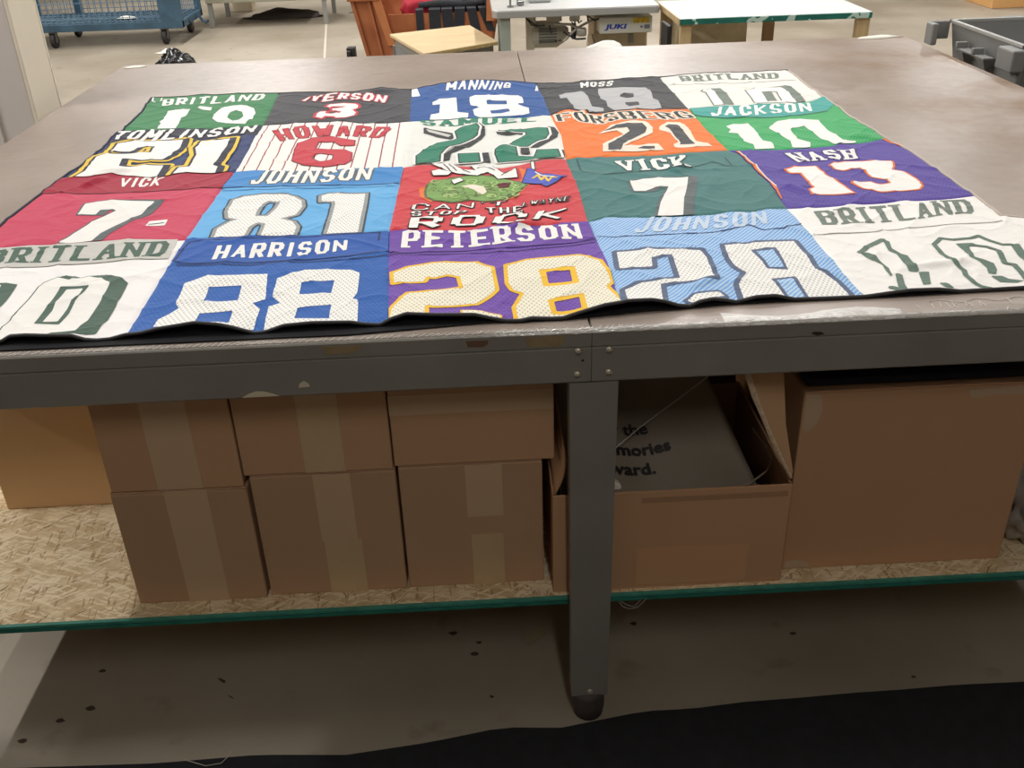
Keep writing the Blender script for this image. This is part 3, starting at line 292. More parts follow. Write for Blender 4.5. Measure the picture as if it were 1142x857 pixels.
[2,2,'line','printed_artwork','olive',[[[.0957,.7046],[.0989,.7109],[.1051,.7125],[.1096,.7076],[.109,.7004],[.1038,.6965]],[[.1726,.6593],[.1677,.664],[.1654,.6705],[.1677,.6752],[.1728,.6747],[.1768,.6684]],[[-.0058,.7534],[-.0051,.7591],[-.0008,.7609],[.0037,.7577],[.0051,.7521],[.0023,.7479]],[[.1161,.7645],[.1236,.7697],[.1316,.764],[.1341,.756],[.1292,.7484],[.1206,.7468]],[[-.0117,.7348],[-.0125,.7428],[-.0081,.7478],[-.002,.7459],[.0013,.7388],[-.0008,.7317]],[[.053,.6916],[.0461,.6895],[.0408,.6997],[.0413,.7123],[.0473,.7124],[.0542,.7046]],[[.1026,.6873],[.0966,.6892],[.0942,.6957],[.0973,.7022],[.1036,.7038],[.1082,.6988]],[[.0642,.6831],[.0742,.6847],[.0807,.6767],[.0787,.6634],[.0699,.661],[.0608,.6659]],[[.1796,.6628],[.1739,.6636],[.1679,.67],[.1662,.6779],[.1701,.6828],[.1767,.6808]],[[.1253,.7135],[.1189,.7164],[.1166,.7239],[.1201,.7307],[.1268,.7317],[.1316,.7257]],[[.0717,.7245],[.067,.7304],[.0672,.742],[.0723,.7459],[.0783,.7399],[.0807,.7332]],[[.0817,.672],[.0756,.6771],[.0756,.6866],[.0817,.6934],[.0894,.6929],[.0927,.6851]],[[.0492,.7265],[.0433,.7314],[.0403,.738],[.0422,.7512],[.0478,.7547],[.0527,.7489]],[[.0907,.784],[.0877,.7954],[.0913,.8042],[.0989,.8037],[.1045,.7939],[.1041,.7821]],[[.1314,.708],[.1399,.7059],[.1444,.6965],[.1417,.6875],[.1337,.6853],[.1265,.6914]],[[.0601,.7072],[.0652,.7138],[.0715,.7126],[.0743,.7047],[.0713,.6978],[.065,.6955]],[[.0572,.7326],[.0525,.737],[.0511,.7468],[.054,.7533],[.0591,.7525],[.0624,.7453]],[[.1864,.7694],[.1951,.7708],[.2012,.7623],[.2001,.7502],[.1925,.7387],[.1845,.7446]],[[.1474,.7265],[.1411,.7208],[.1333,.724],[.1299,.7333],[.1335,.7419],[.1414,.7437]],[[.0086,.7807],[.0039,.7731],[-.0013,.7768],[-.0028,.781],[.0002,.7899],[.0057,.7934]],[[.0224,.7375],[.0217,.7309],[.0167,.7284],[.0113,.7319],[.0095,.739],[.0127,.7442]],[[.129,.7124],[.1217,.7187],[.1208,.729],[.127,.7363],[.1356,.7348],[.1401,.7249]],[[.1687,.6752],[.1718,.6834],[.18,.6834],[.1868,.6714],[.1874,.6628],[.1811,.6575]],[[.1703,.6936],[.1707,.6836],[.1645,.6792],[.1564,.6828],[.1525,.6921],[.1558,.7006]],[[.1236,.7377],[.1158,.738],[.1118,.7441],[.1146,.752],[.1221,.7556],[.1287,.7521]],[[.0399,.7032],[.0378,.6859],[.0295,.6845],[.0211,.7024],[.0193,.7158],[.0253,.7233]],[[.159,.7187],[.1611,.7249],[.1661,.7259],[.1702,.721],[.1702,.7136],[.1662,.7097]],[[.1709,.6794],[.1725,.6871],[.179,.689],[.1855,.682],[.1868,.6686],[.1823,.6642]],[[.0384,.7947],[.0396,.7877],[.0365,.7827],[.0313,.7834],[.028,.7894],[.0291,.796]],[[.1306,.7718],[.1255,.7649],[.1185,.7678],[.1147,.7759],[.1171,.7846],[.1239,.7877]],[[.0236,.708],[.026,.7184],[.0338,.7192],[.0412,.7071],[.0425,.6894],[.0368,.6838]],[[.0359,.7097],[.0361,.7238],[.0444,.7256],[.0543,.7144],[.0581,.704],[.0534,.6935]],[[.0079,.8125],[.0073,.7993],[.0028,.795],[-.0025,.8063],[-.004,.8148],[-.0009,.8206]],[[.1,.6809],[.0953,.6839],[.0945,.6903],[.0983,.6953],[.1038,.695],[.1069,.6895]],[[.1377,.6737],[.1327,.6695],[.1264,.6718],[.1236,.6791],[.1264,.6858],[.1327,.6867]],[[.1742,.7409],[.1653,.7416],[.1592,.7499],[.1605,.7585],[.1682,.7604],[.1764,.7546]]],.0012],
[2,2,'line','printed_artwork','leaflight',[[[.1253,.6769],[.1219,.6867],[.126,.6952],[.1345,.696],[.141,.6883],[.1405,.6782]],[[.1343,.7693],[.1342,.7796],[.1392,.7846],[.1457,.7817],[.1485,.7718],[.1457,.7664]],[[.1765,.7847],[.1833,.7756],[.1819,.7612],[.1734,.7533],[.1643,.759],[.1612,.7691]],[[.1907,.7285],[.1855,.7327],[.1842,.739],[.1877,.7416],[.1935,.739],[.1971,.734]],[[.1484,.6653],[.1516,.6739],[.1596,.6751],[.1665,.6677],[.1669,.6567],[.1607,.6519]],[[.0583,.6781],[.0502,.6733],[.0414,.676],[.0385,.6835],[.0438,.6907],[.0531,.6934]],[[.0307,.6738],[.0246,.6807],[.0258,.7018],[.0341,.7039],[.043,.6888],[.0454,.6813]],[[.0546,.7378],[.048,.7269],[.0407,.7352],[.0383,.7468],[.0426,.7609],[.0504,.7609]],[[.1628,.7056],[.1545,.7117],[.1518,.7236],[.157,.7329],[.166,.7326],[.172,.7227]],[[.1935,.6746],[.1924,.6696],[.1868,.6667],[.1811,.6756],[.1794,.6844],[.1833,.6899]],[[.1381,.6818],[.1345,.6785],[.1298,.68],[.1274,.6853],[.1292,.6903],[.1339,.6913]],[[.1483,.7456],[.1407,.7452],[.1354,.7512],[.1363,.759],[.1429,.7629],[.1501,.7599]],[[.2002,.709],[.1925,.7022],[.1837,.7082],[.1805,.7214],[.1852,.7309],[.1944,.7297]],[[.0782,.7954],[.0794,.8094],[.0879,.8152],[.0973,.8077],[.1004,.7928],[.0949,.7819]],[[.0102,.7985],[.0041,.7914],[-.0033,.7877],[-.0074,.8102],[-.004,.8207],[.0038,.8219]],[[.0197,.7539],[.026,.7546],[.0331,.7549],[.0361,.7421],[.0322,.738],[.0247,.7397]],[[.1231,.7375],[.1149,.7357],[.1091,.7406],[.1101,.7491],[.1171,.7546],[.1249,.753]],[[.048,.681],[.0428,.6819],[.0407,.6859],[.0434,.6902],[.0487,.6921],[.0527,.6894]],[[.0451,.7318],[.0423,.7301],[.0376,.7328],[.0345,.738],[.0354,.7418],[.0396,.7439]],[[.0881,.7966],[.0946,.7858],[.0939,.7718],[.0868,.7669],[.0785,.774],[.0753,.7864]],[[.1159,.7032],[.1112,.6977],[.1045,.6985],[.1007,.7048],[.1028,.7122],[.1093,.7153]],[[.0866,.738],[.0788,.7353],[.0722,.7445],[.0718,.758],[.078,.7638],[.086,.7574]],[[.0314,.6806],[.0305,.693],[.0347,.6986],[.041,.689],[.0442,.6852],[.0421,.68]],[[.1824,.7584],[.1879,.758],[.1903,.7497],[.1879,.7412],[.1826,.7422],[.1782,.7467]]],.0022],
[2,2,'poly','printed_artwork','cream',[[[.0609,.7646],[.0892,.7668],[.117,.7462],[.1222,.7127],[.112,.6963],[.085,.7354]]],0,[]],
[2,2,'poly','printed_artwork','maroon',[[[.1455,.7625],[.1823,.7728],[.1728,.7419],[.1525,.7336]]],0,[]],
[2,2,'poly','printed_artwork','dark',[[[-.0109,.9627],[.0389,.9608],[.065,.8952],[.0986,.8784],[.0863,.9252],[.1375,.9198],[.1685,.8321],[.1961,.8919],[.1972,.8117],[.1508,.7996],[.1278,.8688],[.1023,.8344],[.0608,.8608],[.0267,.9004]]],.0025,[]],
[2,2,'poly','printed_artwork','white',[[[-.0109,.9627],[.0389,.9608],[.065,.8952],[.0986,.8784],[.0863,.9252],[.1375,.9198],[.1685,.8321],[.1961,.8919],[.1972,.8117],[.1508,.7996],[.1278,.8688],[.1023,.8344],[.0608,.8608],[.0267,.9004]]],0,[]],
[2,2,'poly','printed_artwork','dark',[[[-.0091,.8968],[.0097,.9081],[.0396,.8838],[.0315,.8575],[-.004,.8601]]],.0025,[]],
[2,2,'poly','printed_artwork','white',[[[-.0091,.8968],[.0097,.9081],[.0396,.8838],[.0315,.8575],[-.004,.8601]]],0,[]],
[2,2,'poly','printed_artwork','dark',[[[.2371,.9367],[.2443,.9484],[.2424,.873],[.2353,.8745]]],.0025,[]],
[2,2,'poly','printed_artwork','white',[[[.2371,.9367],[.2443,.9484],[.2424,.873],[.2353,.8745]]],0,[]],
[2,2,'poly','printed_artwork','dark',[[[.0404,.8092],[.0608,.8278],[.069,.8049],[.0467,.7808]]],.0025,[]],
[2,2,'poly','printed_artwork','white',[[[.0404,.8092],[.0608,.8278],[.069,.8049],[.0467,.7808]]],0,[]],
[2,2,'line','printed_artwork','dark',[[[.0195,.9531],[.0396,.8838]],[[.0303,.9592],[.0523,.8874]],[[.1031,.8937],[.1203,.9109],[.1448,.8748]],[[.1598,.8207],[.1866,.867]],[[.0671,.891],[.0859,.8613]]],.0013],
[2,2,'poly','printed_artwork','navyseam',[[[.2275,.8855],[.2552,.8289],[.3133,.8075],[.2606,.7376],[.2459,.7563],[.2064,.7704]]],.003,[]],
[2,2,'poly','printed_artwork','pennant',[[[.2275,.8855],[.2552,.8289],[.3133,.8075],[.2606,.7376],[.2459,.7563],[.2064,.7704]]],0,[]],
[2,2,'line','printed_artwork','yellow',[[[.2327,.8016],[.2466,.8253],[.252,.7855],[.2624,.8146],[.2672,.77],[.278,.8036],[.2892,.791]]],.003],
[2,2,'line','printed_artwork','white',[[[.2419,.8469],[.2543,.817],[.282,.8019]]],.002],
[2,2,'text','slogan_lettering','dark',"CAN'T",[[-.0425,.6467],[.0304,.6409],[.1668,.6449]],[[-.0485,.6089],[.0686,.6053],[.1639,.6218]],0,.15,.0014,[]],
[2,2,'text','slogan_lettering','dark','STOP',[[-.0463,.6019],[.0799,.5916]],[[-.0459,.5695],[.0686,.5636]],0,.15,.0014,[]],
[2,2,'text','slogan_lettering','dark','THE',[[.1159,.6074],[.1989,.5989]],[[.117,.5695],[.1967,.5573]],0,.15,.0014,[]],
[2,2,'text','slogan_lettering','dark','ROCK',[[-.0454,.5574],[.0686,.56],[.1796,.5515],[.2993,.5806]],[[-.0473,.4907],[.0685,.4922],[.1765,.4831],[.2743,.5118]],0,.17,.0014,[]],
[2,2,'text','slogan_lettering','dark','LWAYNE',[[.2002,.6217],[.2532,.6411],[.3086,.6551]],[[.195,.5967],[.251,.6119],[.3018,.6259]],0,.13,.0014,[]],
[2,2,'text','slogan_lettering','white',"CAN'T",[[-.0425,.6467],[.0304,.6409],[.1668,.6449]],[[-.0485,.6089],[.0686,.6053],[.1639,.6218]],0,.15,-.0012,[]],
[2,2,'text','slogan_lettering','white','STOP',[[-.0463,.6019],[.0799,.5916]],[[-.0459,.5695],[.0686,.5636]],0,.15,-.0012,[]],
[2,2,'text','slogan_lettering','white','THE',[[.1159,.6074],[.1989,.5989]],[[.117,.5695],[.1967,.5573]],0,.15,-.0012,[]],
[2,2,'text','slogan_lettering','white','ROCK',[[-.0454,.5574],[.0686,.56],[.1796,.5515],[.2993,.5806]],[[-.0473,.4907],[.0685,.4922],[.1765,.4831],[.2743,.5118]],0,.17,-.0012,[]],
[2,2,'text','slogan_lettering','white','LWAYNE',[[.2002,.6217],[.2532,.6411],[.3086,.6551]],[[.195,.5967],[.251,.6119],[.3018,.6259]],0,.13,-.0012,[]],
[3,2,'line','yoke_seam','tealdark',[[[.3523,.9415],[.352,.8435],[.403,.7998],[.5047,.8258],[.5963,.8181],[.6393,.8559],[.6803,.8825],[.7018,.8457],[.7262,.8347]],[[.7188,.917],[.7179,.8406]]],.0016],
[3,2,'text','name_lettering','tealdark','VICK',[[.4426,.9167],[.5052,.9208],[.5632,.9308],[.6245,.9431]],[[.4475,.8214],[.5055,.8306],[.5531,.8222],[.6157,.8279]],1,.15,.0028,[]],
[3,2,'text','name_lettering','white','VICK',[[.4426,.9167],[.5052,.9208],[.5632,.9308],[.6245,.9431]],[[.4475,.8214],[.5055,.8306],[.5531,.8222],[.6157,.8279]],1,.15,0,[]],
[3,2,'poly','number','slategrey',[[[.4554,.7448],[.4898,.7647],[.5946,.7605],[.5778,.6899],[.5541,.6069],[.5294,.4941],[.4752,.4972],[.4994,.5913],[.5366,.6945],[.5062,.6946],[.4795,.674],[.4546,.6775]]],.007,[[.016,0]]],
[3,2,'poly','number','white',[[[.4554,.7448],[.4898,.7647],[.5946,.7605],[.5778,.6899],[.5541,.6069],[.5294,.4941],[.4752,.4972],[.4994,.5913],[.5366,.6945],[.5062,.6946],[.4795,.674],[.4546,.6775]]],0,[]],
[4,2,'text','name_lettering','purpledark','NASH',[[.8705,.9271],[.9357,.9271],[.9832,.9387],[1.0455,.9242]],[[.8811,.8451],[.9338,.8538],[.9736,.847],[1.0292,.8504]],1,.15,.003,[]],
[4,2,'text','name_lettering','white','NASH',[[.8705,.9271],[.9357,.9271],[.9832,.9387],[1.0455,.9242]],[[.8811,.8451],[.9338,.8538],[.9736,.847],[1.0292,.8504]],1,.15,0,[]],
[4,2,'poly','number','orange',[[[.8331,.7864],[.8615,.8111],[.9114,.8102],[.9119,.7362],[.9241,.6542],[.9278,.594],[.8391,.6041],[.845,.6403],[.8569,.6474],[.862,.7188],[.8614,.7571],[.8383,.768]]],.005,[]],
[4,2,'poly','number','white',[[[.8331,.7864],[.8615,.8111],[.9114,.8102],[.9119,.7362],[.9241,.6542],[.9278,.594],[.8391,.6041],[.845,.6403],[.8569,.6474],[.862,.7188],[.8614,.7571],[.8383,.768]]],0,[]],
[4,2,'poly','number','orange',[[[.9468,.8104],[.9905,.8336],[1.0994,.8209],[1.0886,.7827],[1.0719,.7509],[1.0908,.727],[1.1,.6796],[1.0927,.6288],[1.0775,.6063],[1.0272,.5972],[.9867,.5926],[.9611,.6267],[.9494,.6658],[.9936,.6718],[1.001,.6402],[1.0349,.6558],[1.035,.6823],[1.0112,.7082],[1.0108,.7847],[.9639,.7687],[.9513,.78]]],.005,[]],
[4,2,'poly','number','white',[[[.9468,.8104],[.9905,.8336],[1.0994,.8209],[1.0886,.7827],[1.0719,.7509],[1.0908,.727],[1.1,.6796],[1.0927,.6288],[1.0775,.6063],[1.0272,.5972],[.9867,.5926],[.9611,.6267],[.9494,.6658],[.9936,.6718],[1.001,.6402],[1.0349,.6558],[1.035,.6823],[1.0112,.7082],[1.0108,.7847],[.9639,.7687],[.9513,.78]]],0,[]],
[4,2,'line','side_piping','orange',[[[.7628,.966],[.7685,.8498],[.7693,.7379],[.7727,.6657],[.7637,.5909]]],.004],
[4,2,'line','side_piping','cream',[[[.7658,.9655],[.7732,.8524],[.7735,.741],[.7779,.6727]]],.0018],
[4,2,'line','side_piping','orange',[[[1.1564,1.0128],[1.1696,.9662],[1.1869,.9261],[1.1961,.9009]]],.004],
[0,3,'poly','yoke','lightgrey',[[[-.9502,.4903],[-.8861,.4911],[-.7663,.4976],[-.5244,.5092],[-.514,.3847],[-.6276,.3801],[-.7453,.3681],[-.8381,.3723],[-.9128,.3697]]],0,[]],
[0,3,'line','yoke_seam','greyseam',[[[-.9128,.3697],[-.8381,.3723],[-.7453,.3681],[-.6276,.3801],[-.5156,.3849]]],.0016],
[0,3,'text','name_lettering','forest','BRITLAND',[[-.8979,.4616],[-.8428,.4851],[-.7382,.4794],[-.6273,.4822],[-.5355,.4857]],[[-.8837,.4004],[-.8307,.3989],[-.7371,.3877],[-.6318,.3938],[-.5263,.3966]],1,.13,0,[]],
[0,3,'poly','number','forest',[[[-.7026,.3082],[-.676,.2918],[-.6555,.2999],[-.6438,.3086],[-.6139,.2908],[-.591,.2651],[-.5823,.1824],[-.5772,.1009],[-.5813,.0788],[-.5804,.0515],[-.6161,.0441],[-.6542,.0053],[-.7132,.031],[-.7174,.0917],[-.7111,.1106],[-.7162,.1774],[-.7213,.2641],[-.7104,.2974]]],.003,[[.03,0]]],
[0,3,'poly','number','offwhite',[[[-.7026,.3082],[-.676,.2918],[-.6555,.2999],[-.6438,.3086],[-.6139,.2908],[-.591,.2651],[-.5823,.1824],[-.5772,.1009],[-.5813,.0788],[-.5804,.0515],[-.6161,.0441],[-.6542,.0053],[-.7132,.031],[-.7174,.0917],[-.7111,.1106],[-.7162,.1774],[-.7213,.2641],[-.7104,.2974]]],0,[]],
[0,3,'poly','number','forest',[[[-.6791,.2562],[-.6261,.2571],[-.6265,.2315],[-.6293,.1899],[-.62,.1314],[-.6194,.0827],[-.6644,.0904],[-.6704,.1664]]],0,[]],
[0,3,'poly','number','offwhite',[[[-.6639,.2444],[-.6339,.245],[-.631,.2121],[-.6366,.1912],[-.6304,.1531],[-.6265,.0965],[-.6519,.0968],[-.6541,.1474],[-.6619,.1881]]],0,[]],
[0,3,'poly','number','forest',[[[-.8411,.2752],[-.8206,.2883],[-.7967,.2792],[-.786,.2063],[-.7816,.149],[-.7798,.1006],[-.816,.1045],[-.8251,.1862],[-.8325,.2486],[-.8441,.2492]]],.003,[[.026,0]]],
[0,3,'poly','number','offwhite',[[[-.8411,.2752],[-.8206,.2883],[-.7967,.2792],[-.786,.2063],[-.7816,.149],[-.7798,.1006],[-.816,.1045],[-.8251,.1862],[-.8325,.2486],[-.8441,.2492]]],0,[]],
[1,3,'poly','yoke','royal2',[[[-.5109,.498],[-.3439,.4904],[-.169,.4978],[-.0841,.49],[-.0762,.3684],[-.1544,.3512],[-.2576,.3428],[-.3482,.34],[-.4841,.3517],[-.5074,.3712]]],0,[]],
[1,3,'line','yoke_seam','navyseam',[[[-.487,.3579],[-.4999,.3718],[-.495,.4718],[-.3414,.4742],[-.1666,.4739],[-.1047,.4806],[-.1046,.434]],[[-.4856,.3582],[-.4634,.3536],[-.3492,.3447],[-.258,.3459],[-.1546,.3539],[-.1,.3734]]],.002],
[1,3,'line','yoke_seam','navyseam',[[[-.4888,.346],[-.346,.3288],[-.2563,.3341],[-.1527,.3357],[-.0799,.35]]],.0016],
[1,3,'text','name_lettering','white','HARRISON',[[-.429,.4354],[-.3682,.4455],[-.2986,.4467],[-.241,.4449],[-.1666,.4372]],[[-.4256,.3646],[-.3598,.3679],[-.2925,.3692],[-.2455,.3656],[-.1642,.3862]],0,.16,0,[]],
[1,3,'poly','number','meshwhite',[[[-.4485,.2515],[-.4148,.2877],[-.3849,.2742],[-.3532,.276],[-.3007,.2772],[-.2843,.1584],[-.3052,.1441],[-.2878,.1225],[-.2833,.0389],[-.3534,.0171],[-.4523,.0533],[-.4548,.0891],[-.4406,.1153],[-.4317,.1385],[-.4419,.1577]],[[-.3988,.2246],[-.3394,.2274],[-.3337,.1622],[-.3914,.1534]],[[-.388,.1057],[-.3311,.1062],[-.3259,.0508],[-.3837,.0541]]],0,[]],
[1,3,'poly','number','meshwhite',[[[-.2795,.2551],[-.2324,.2928],[-.1456,.2856],[-.1272,.2669],[-.1227,.1724],[-.1283,.1441],[-.1178,.1355],[-.1094,.0339],[-.1311,.018],[-.2663,.038],[-.2745,.1316],[-.2558,.1433],[-.274,.1711]],[[-.2306,.2295],[-.1712,.2375],[-.1693,.173],[-.2273,.1762]],[[-.2202,.1113],[-.1635,.1233],[-.1591,.0558],[-.2191,.0679]]],0,[]],
[2,3,'poly','yoke','purple2',[[[-.0901,.5213],[-.0017,.5208],[.1504,.5341],[.2258,.5191],[.3343,.536],[.329,.3959],[.2875,.3773],[.2151,.364],[.1439,.3541],[.0382,.3548],[-.0777,.3577]]],0,[]],
[2,3,'line','yoke_seam','purpledark',[[[-.0777,.3577],[.0382,.3548],[.1439,.3541],[.2151,.364],[.2875,.3773],[.33,.3889]],[[-.0772,.3473],[.0384,.3396],[.1433,.3361],[.2141,.3501],[.286,.363],[.3303,.3764]]],.0014],
[2,3,'text','name_lettering','white','PETERSON',[[-.0577,.4753],[-.0191,.4811],[.0368,.4743],[.0924,.4585],[.1483,.4738],[.2228,.4759],[.3071,.4792]],[[-.0567,.3867],[.0291,.3742],[.1179,.3687],[.1811,.3912],[.2351,.3935],[.307,.3925]],1,.15,0,[]],
[2,3,'poly','number','gold',[[[-.0636,.2581],[-.037,.2839],[.0074,.296],[.0912,.2859],[.119,.2623],[.1245,.1525],[.1113,.1273],[.0862,.0881],[.0135,.0839],[.0094,.0883],[.0013,.0865],[.0035,.0351],[-.056,.0366],[-.0555,.0871],[-.0523,.1008],[-.0306,.1545],[.0059,.1528],[.0673,.1604],[.0614,.222],[.0381,.2364],[.0151,.2252],[-.0011,.2313],[-.0046,.2085],[-.0589,.206]]],.0075,[]],
[2,3,'poly','number','meshcream',[[[-.0636,.2581],[-.037,.2839],[.0074,.296],[.0912,.2859],[.119,.2623],[.1245,.1525],[.1113,.1273],[.0862,.0881],[.0135,.0839],[.0094,.0883],[.0013,.0865],[.0035,.0351],[-.056,.0366],[-.0555,.0871],[-.0523,.1008],[-.0306,.1545],[.0059,.1528],[.0673,.1604],[.0614,.222],[.0381,.2364],[.0151,.2252],[-.0011,.2313],[-.0046,.2085],[-.0589,.206]]],0,[]],
[2,3,'poly','number','gold',[[[.0647,.0586],[.0991,.0555],[.1305,.0472],[.1288,.0353],[.0986,.0267],[.0675,.0369]]],.003,[]],
[2,3,'poly','number','meshcream',[[[.0647,.0586],[.0991,.0555],[.1305,.0472],[.1288,.0353],[.0986,.0267],[.0675,.0369]]],0,[]],
[2,3,'poly','number','gold',[[[.1501,.2636],[.1886,.2906],[.2896,.3077],[.325,.2747],[.3329,.1997],[.3325,.164],[.3217,.1467],[.3359,.0618],[.2743,.0374],[.2439,.0246],[.1589,.0329],[.1573,.0811],[.1754,.1359],[.1565,.1482],[.1493,.1755]],[[.2132,.2363],[.2732,.2413],[.2719,.1723],[.214,.1691]],[[.2166,.0947],[.2772,.1173],[.2753,.0509],[.2539,.0448],[.2183,.0493]]],.0075,[]],
[2,3,'poly','number','meshcream',[[[.1501,.2636],[.1886,.2906],[.2896,.3077],[.325,.2747],[.3329,.1997],[.3325,.164],[.3217,.1467],[.3359,.0618],[.2743,.0374],[.2439,.0246],[.1589,.0329],[.1573,.0811],[.1754,.1359],[.1565,.1482],[.1493,.1755]],[[.2078,.2428],[.276,.2488],[.2761,.1664],[.2107,.1622]],[[.213,.1006],[.2796,.1213],[.2775,.0428],[.2532,.0386],[.2167,.0458]]],0,[]],
[3,3,'line','yoke_seam','navyseam',[[[.3314,.4043],[.3706,.3895],[.4547,.3998],[.536,.3936],[.587,.3999],[.6262,.4231],[.6542,.434],[.6746,.4008],[.7161,.4012],[.7652,.4313]]],.0018],
[3,3,'text','name_lettering','palesky','JOHNSON',[[.4456,.501],[.4813,.5027],[.5397,.4916],[.6015,.4983],[.7052,.4979]],[[.4095,.4149],[.4782,.4155],[.5499,.4192],[.6045,.4211],[.6905,.4319]],0,.13,0,[]],
[3,3,'poly','number','slateblue',[[[.3641,.3132],[.408,.3149],[.4788,.3115],[.5247,.3029],[.5284,.2661],[.5183,.1567],[.4554,.1529],[.4195,.1473],[.4064,.0484],[.3464,.042],[.3514,.1205],[.3856,.153],[.4595,.1735],[.4663,.2874],[.4253,.2768],[.4191,.2301],[.3569,.2221]]],.01,[]],
[3,3,'poly','number','meshwhite',[[[.3641,.3132],[.408,.3149],[.4788,.3115],[.5247,.3029],[.5284,.2661],[.5183,.1567],[.4554,.1529],[.4195,.1473],[.4064,.0484],[.3464,.042],[.3514,.1205],[.3856,.153],[.4595,.1735],[.4663,.2874],[.4253,.2768],[.4191,.2301],[.3569,.2221]]],0,[]],
[3,3,'poly','number','slateblue',[[[.4517,.0716],[.4672,.0876],[.512,.0964],[.5188,.0793],[.4831,.0635],[.4643,.0567]]],.007,[]],
[3,3,'poly','number','meshwhite',[[[.4517,.0716],[.4672,.0876],[.512,.0964],[.5188,.0793],[.4831,.0635],[.4643,.0567]]],0,[]],
[3,3,'poly','number','slateblue',[[[.5772,.3256],[.5941,.3257],[.6147,.322],[.658,.3334],[.7152,.3324],[.7146,.2473],[.7084,.1819],[.7186,.1684],[.7292,.1308],[.7331,.0774],[.7297,.0519],[.5485,.0639],[.5554,.1293],[.5835,.1833],[.5697,.2096],[.569,.2676]]],.01,[]],
[3,3,'poly','number','meshwhite',[[[.5772,.3256],[.5941,.3257],[.6147,.322],[.658,.3334],[.7152,.3324],[.7146,.2473],[.7084,.1819],[.7186,.1684],[.7292,.1308],[.7331,.0774],[.7297,.0519],[.5485,.0639],[.5554,.1293],[.5835,.1833],[.5697,.2096],[.569,.2676]],[[.6198,.2939],[.6708,.3021],[.6623,.1907],[.6257,.1999],[.6256,.2372]],[[.6193,.1515],[.6657,.1587],[.662,.0651],[.6208,.0609]]],0,[]],
[3,3,'poly','number','meshsky',[[[.6285,.2868],[.6616,.2864],[.6585,.2026],[.6317,.2056],[.6325,.2406]]],0,[]],
[3,3,'poly','number','meshsky',[[[.6271,.1436],[.6575,.1504],[.6553,.0656],[.6272,.0634]]],0,[]],
[4,3,'line','yoke_seam','greyseam',[[[.7953,.3638],[.8271,.3642],[.8901,.3636],[.9847,.3778],[1.0594,.3878],[1.1543,.3858]]],.0016],
[4,3,'line','yoke_seam','greyseam',[[[.7626,.3584],[.8167,.3638],[.8581,.363]]],.0016],
[4,3,'text','name_lettering','greygreen','BRITLAND',[[.8074,.5],[.8612,.5016],[.9234,.5133],[.9749,.5169],[1.0243,.507],[1.0846,.5292],[1.1528,.529]],[[.7978,.413],[.849,.4117],[.9054,.4141],[.9541,.4201],[.9951,.4214],[1.0573,.4438],[1.1256,.4376]],1,.13,0,[]],
[4,3,'poly','number','forestgrey',[[[.8871,.3227],[.8953,.3078],[.8858,.2719],[.8919,.2416],[.9004,.2331],[.8911,.1577],[.8859,.152],[.8715,.1553],[.8756,.1842],[.8829,.2418],[.875,.2598]]],0,[]],
[4,3,'poly','number','forestgrey',[[[.8873,.1518],[.9067,.1521],[.8837,.0909],[.8689,.0887]]],0,[]],
[4,3,'poly','number','forestgrey',[[[.8179,.2564],[.8314,.249],[.8403,.2329],[.8398,.2148],[.842,.1751],[.8331,.1348],[.8283,.1349],[.8372,.1927],[.8295,.2112],[.8204,.2192]]],0,[]],
[4,3,'poly','number','forestgrey',[[[1.0136,.2821],[1.0456,.2819],[1.0512,.268],[1.0305,.2626],[1.0163,.2072],[1.0297,.1917],[1.0377,.1775],[1.0302,.1499],[1.0192,.1302],[1.0066,.1339],[1.015,.1575],[1.0148,.185],[1.0075,.2074],[1.0133,.2448]]],0,[]],
[4,3,'poly','number','forestgrey',[[[1.0063,.1241],[1.0257,.123],[1.0326,.1084],[1.0536,.0988],[1.0382,.0917],[1.0096,.096]]],0,[]],
[4,3,'poly','number','forestgrey',[[[1.112,.2647],[1.1301,.2673],[1.1211,.231],[1.1178,.1748],[1.1047,.1119],[1.0893,.1146],[1.0967,.2022]]],0,[]],
[4,3,'poly','number','forestgrey',[[[.9005,.097],[.9148,.0975],[.9198,.0767],[.9038,.079]]],0,[]],
[4,3,'line','number_outline','forestgrey',[[[.8185,.2564],[.8533,.2943],[.8858,.3193]]],.006],
[4,3,'line','number_outline','forestgrey',[[[.8462,.1389],[.8311,.09],[.829,.0688],[.8126,.0858]]],.006],
[4,3,'line','number_outline','forestgrey',[[[.9986,.3143],[.9724,.2837],[.9651,.2313],[.9674,.1713],[.9709,.1523],[.964,.131],[.9625,.0976],[.9696,.0822],[.9842,.072]],[[.9986,.3143],[1.0182,.3028],[1.0546,.3078],[1.0752,.3185],[1.0837,.291],[1.0962,.2666],[1.1134,.2645]]],.0046],
[4,3,'line','number_outline','forestgrey',[[[1.0426,.2691],[1.0611,.2571],[1.0732,.2328],[1.0571,.1756],[1.0703,.1669],[1.0637,.1185],[1.0583,.0981]]],.005],
]
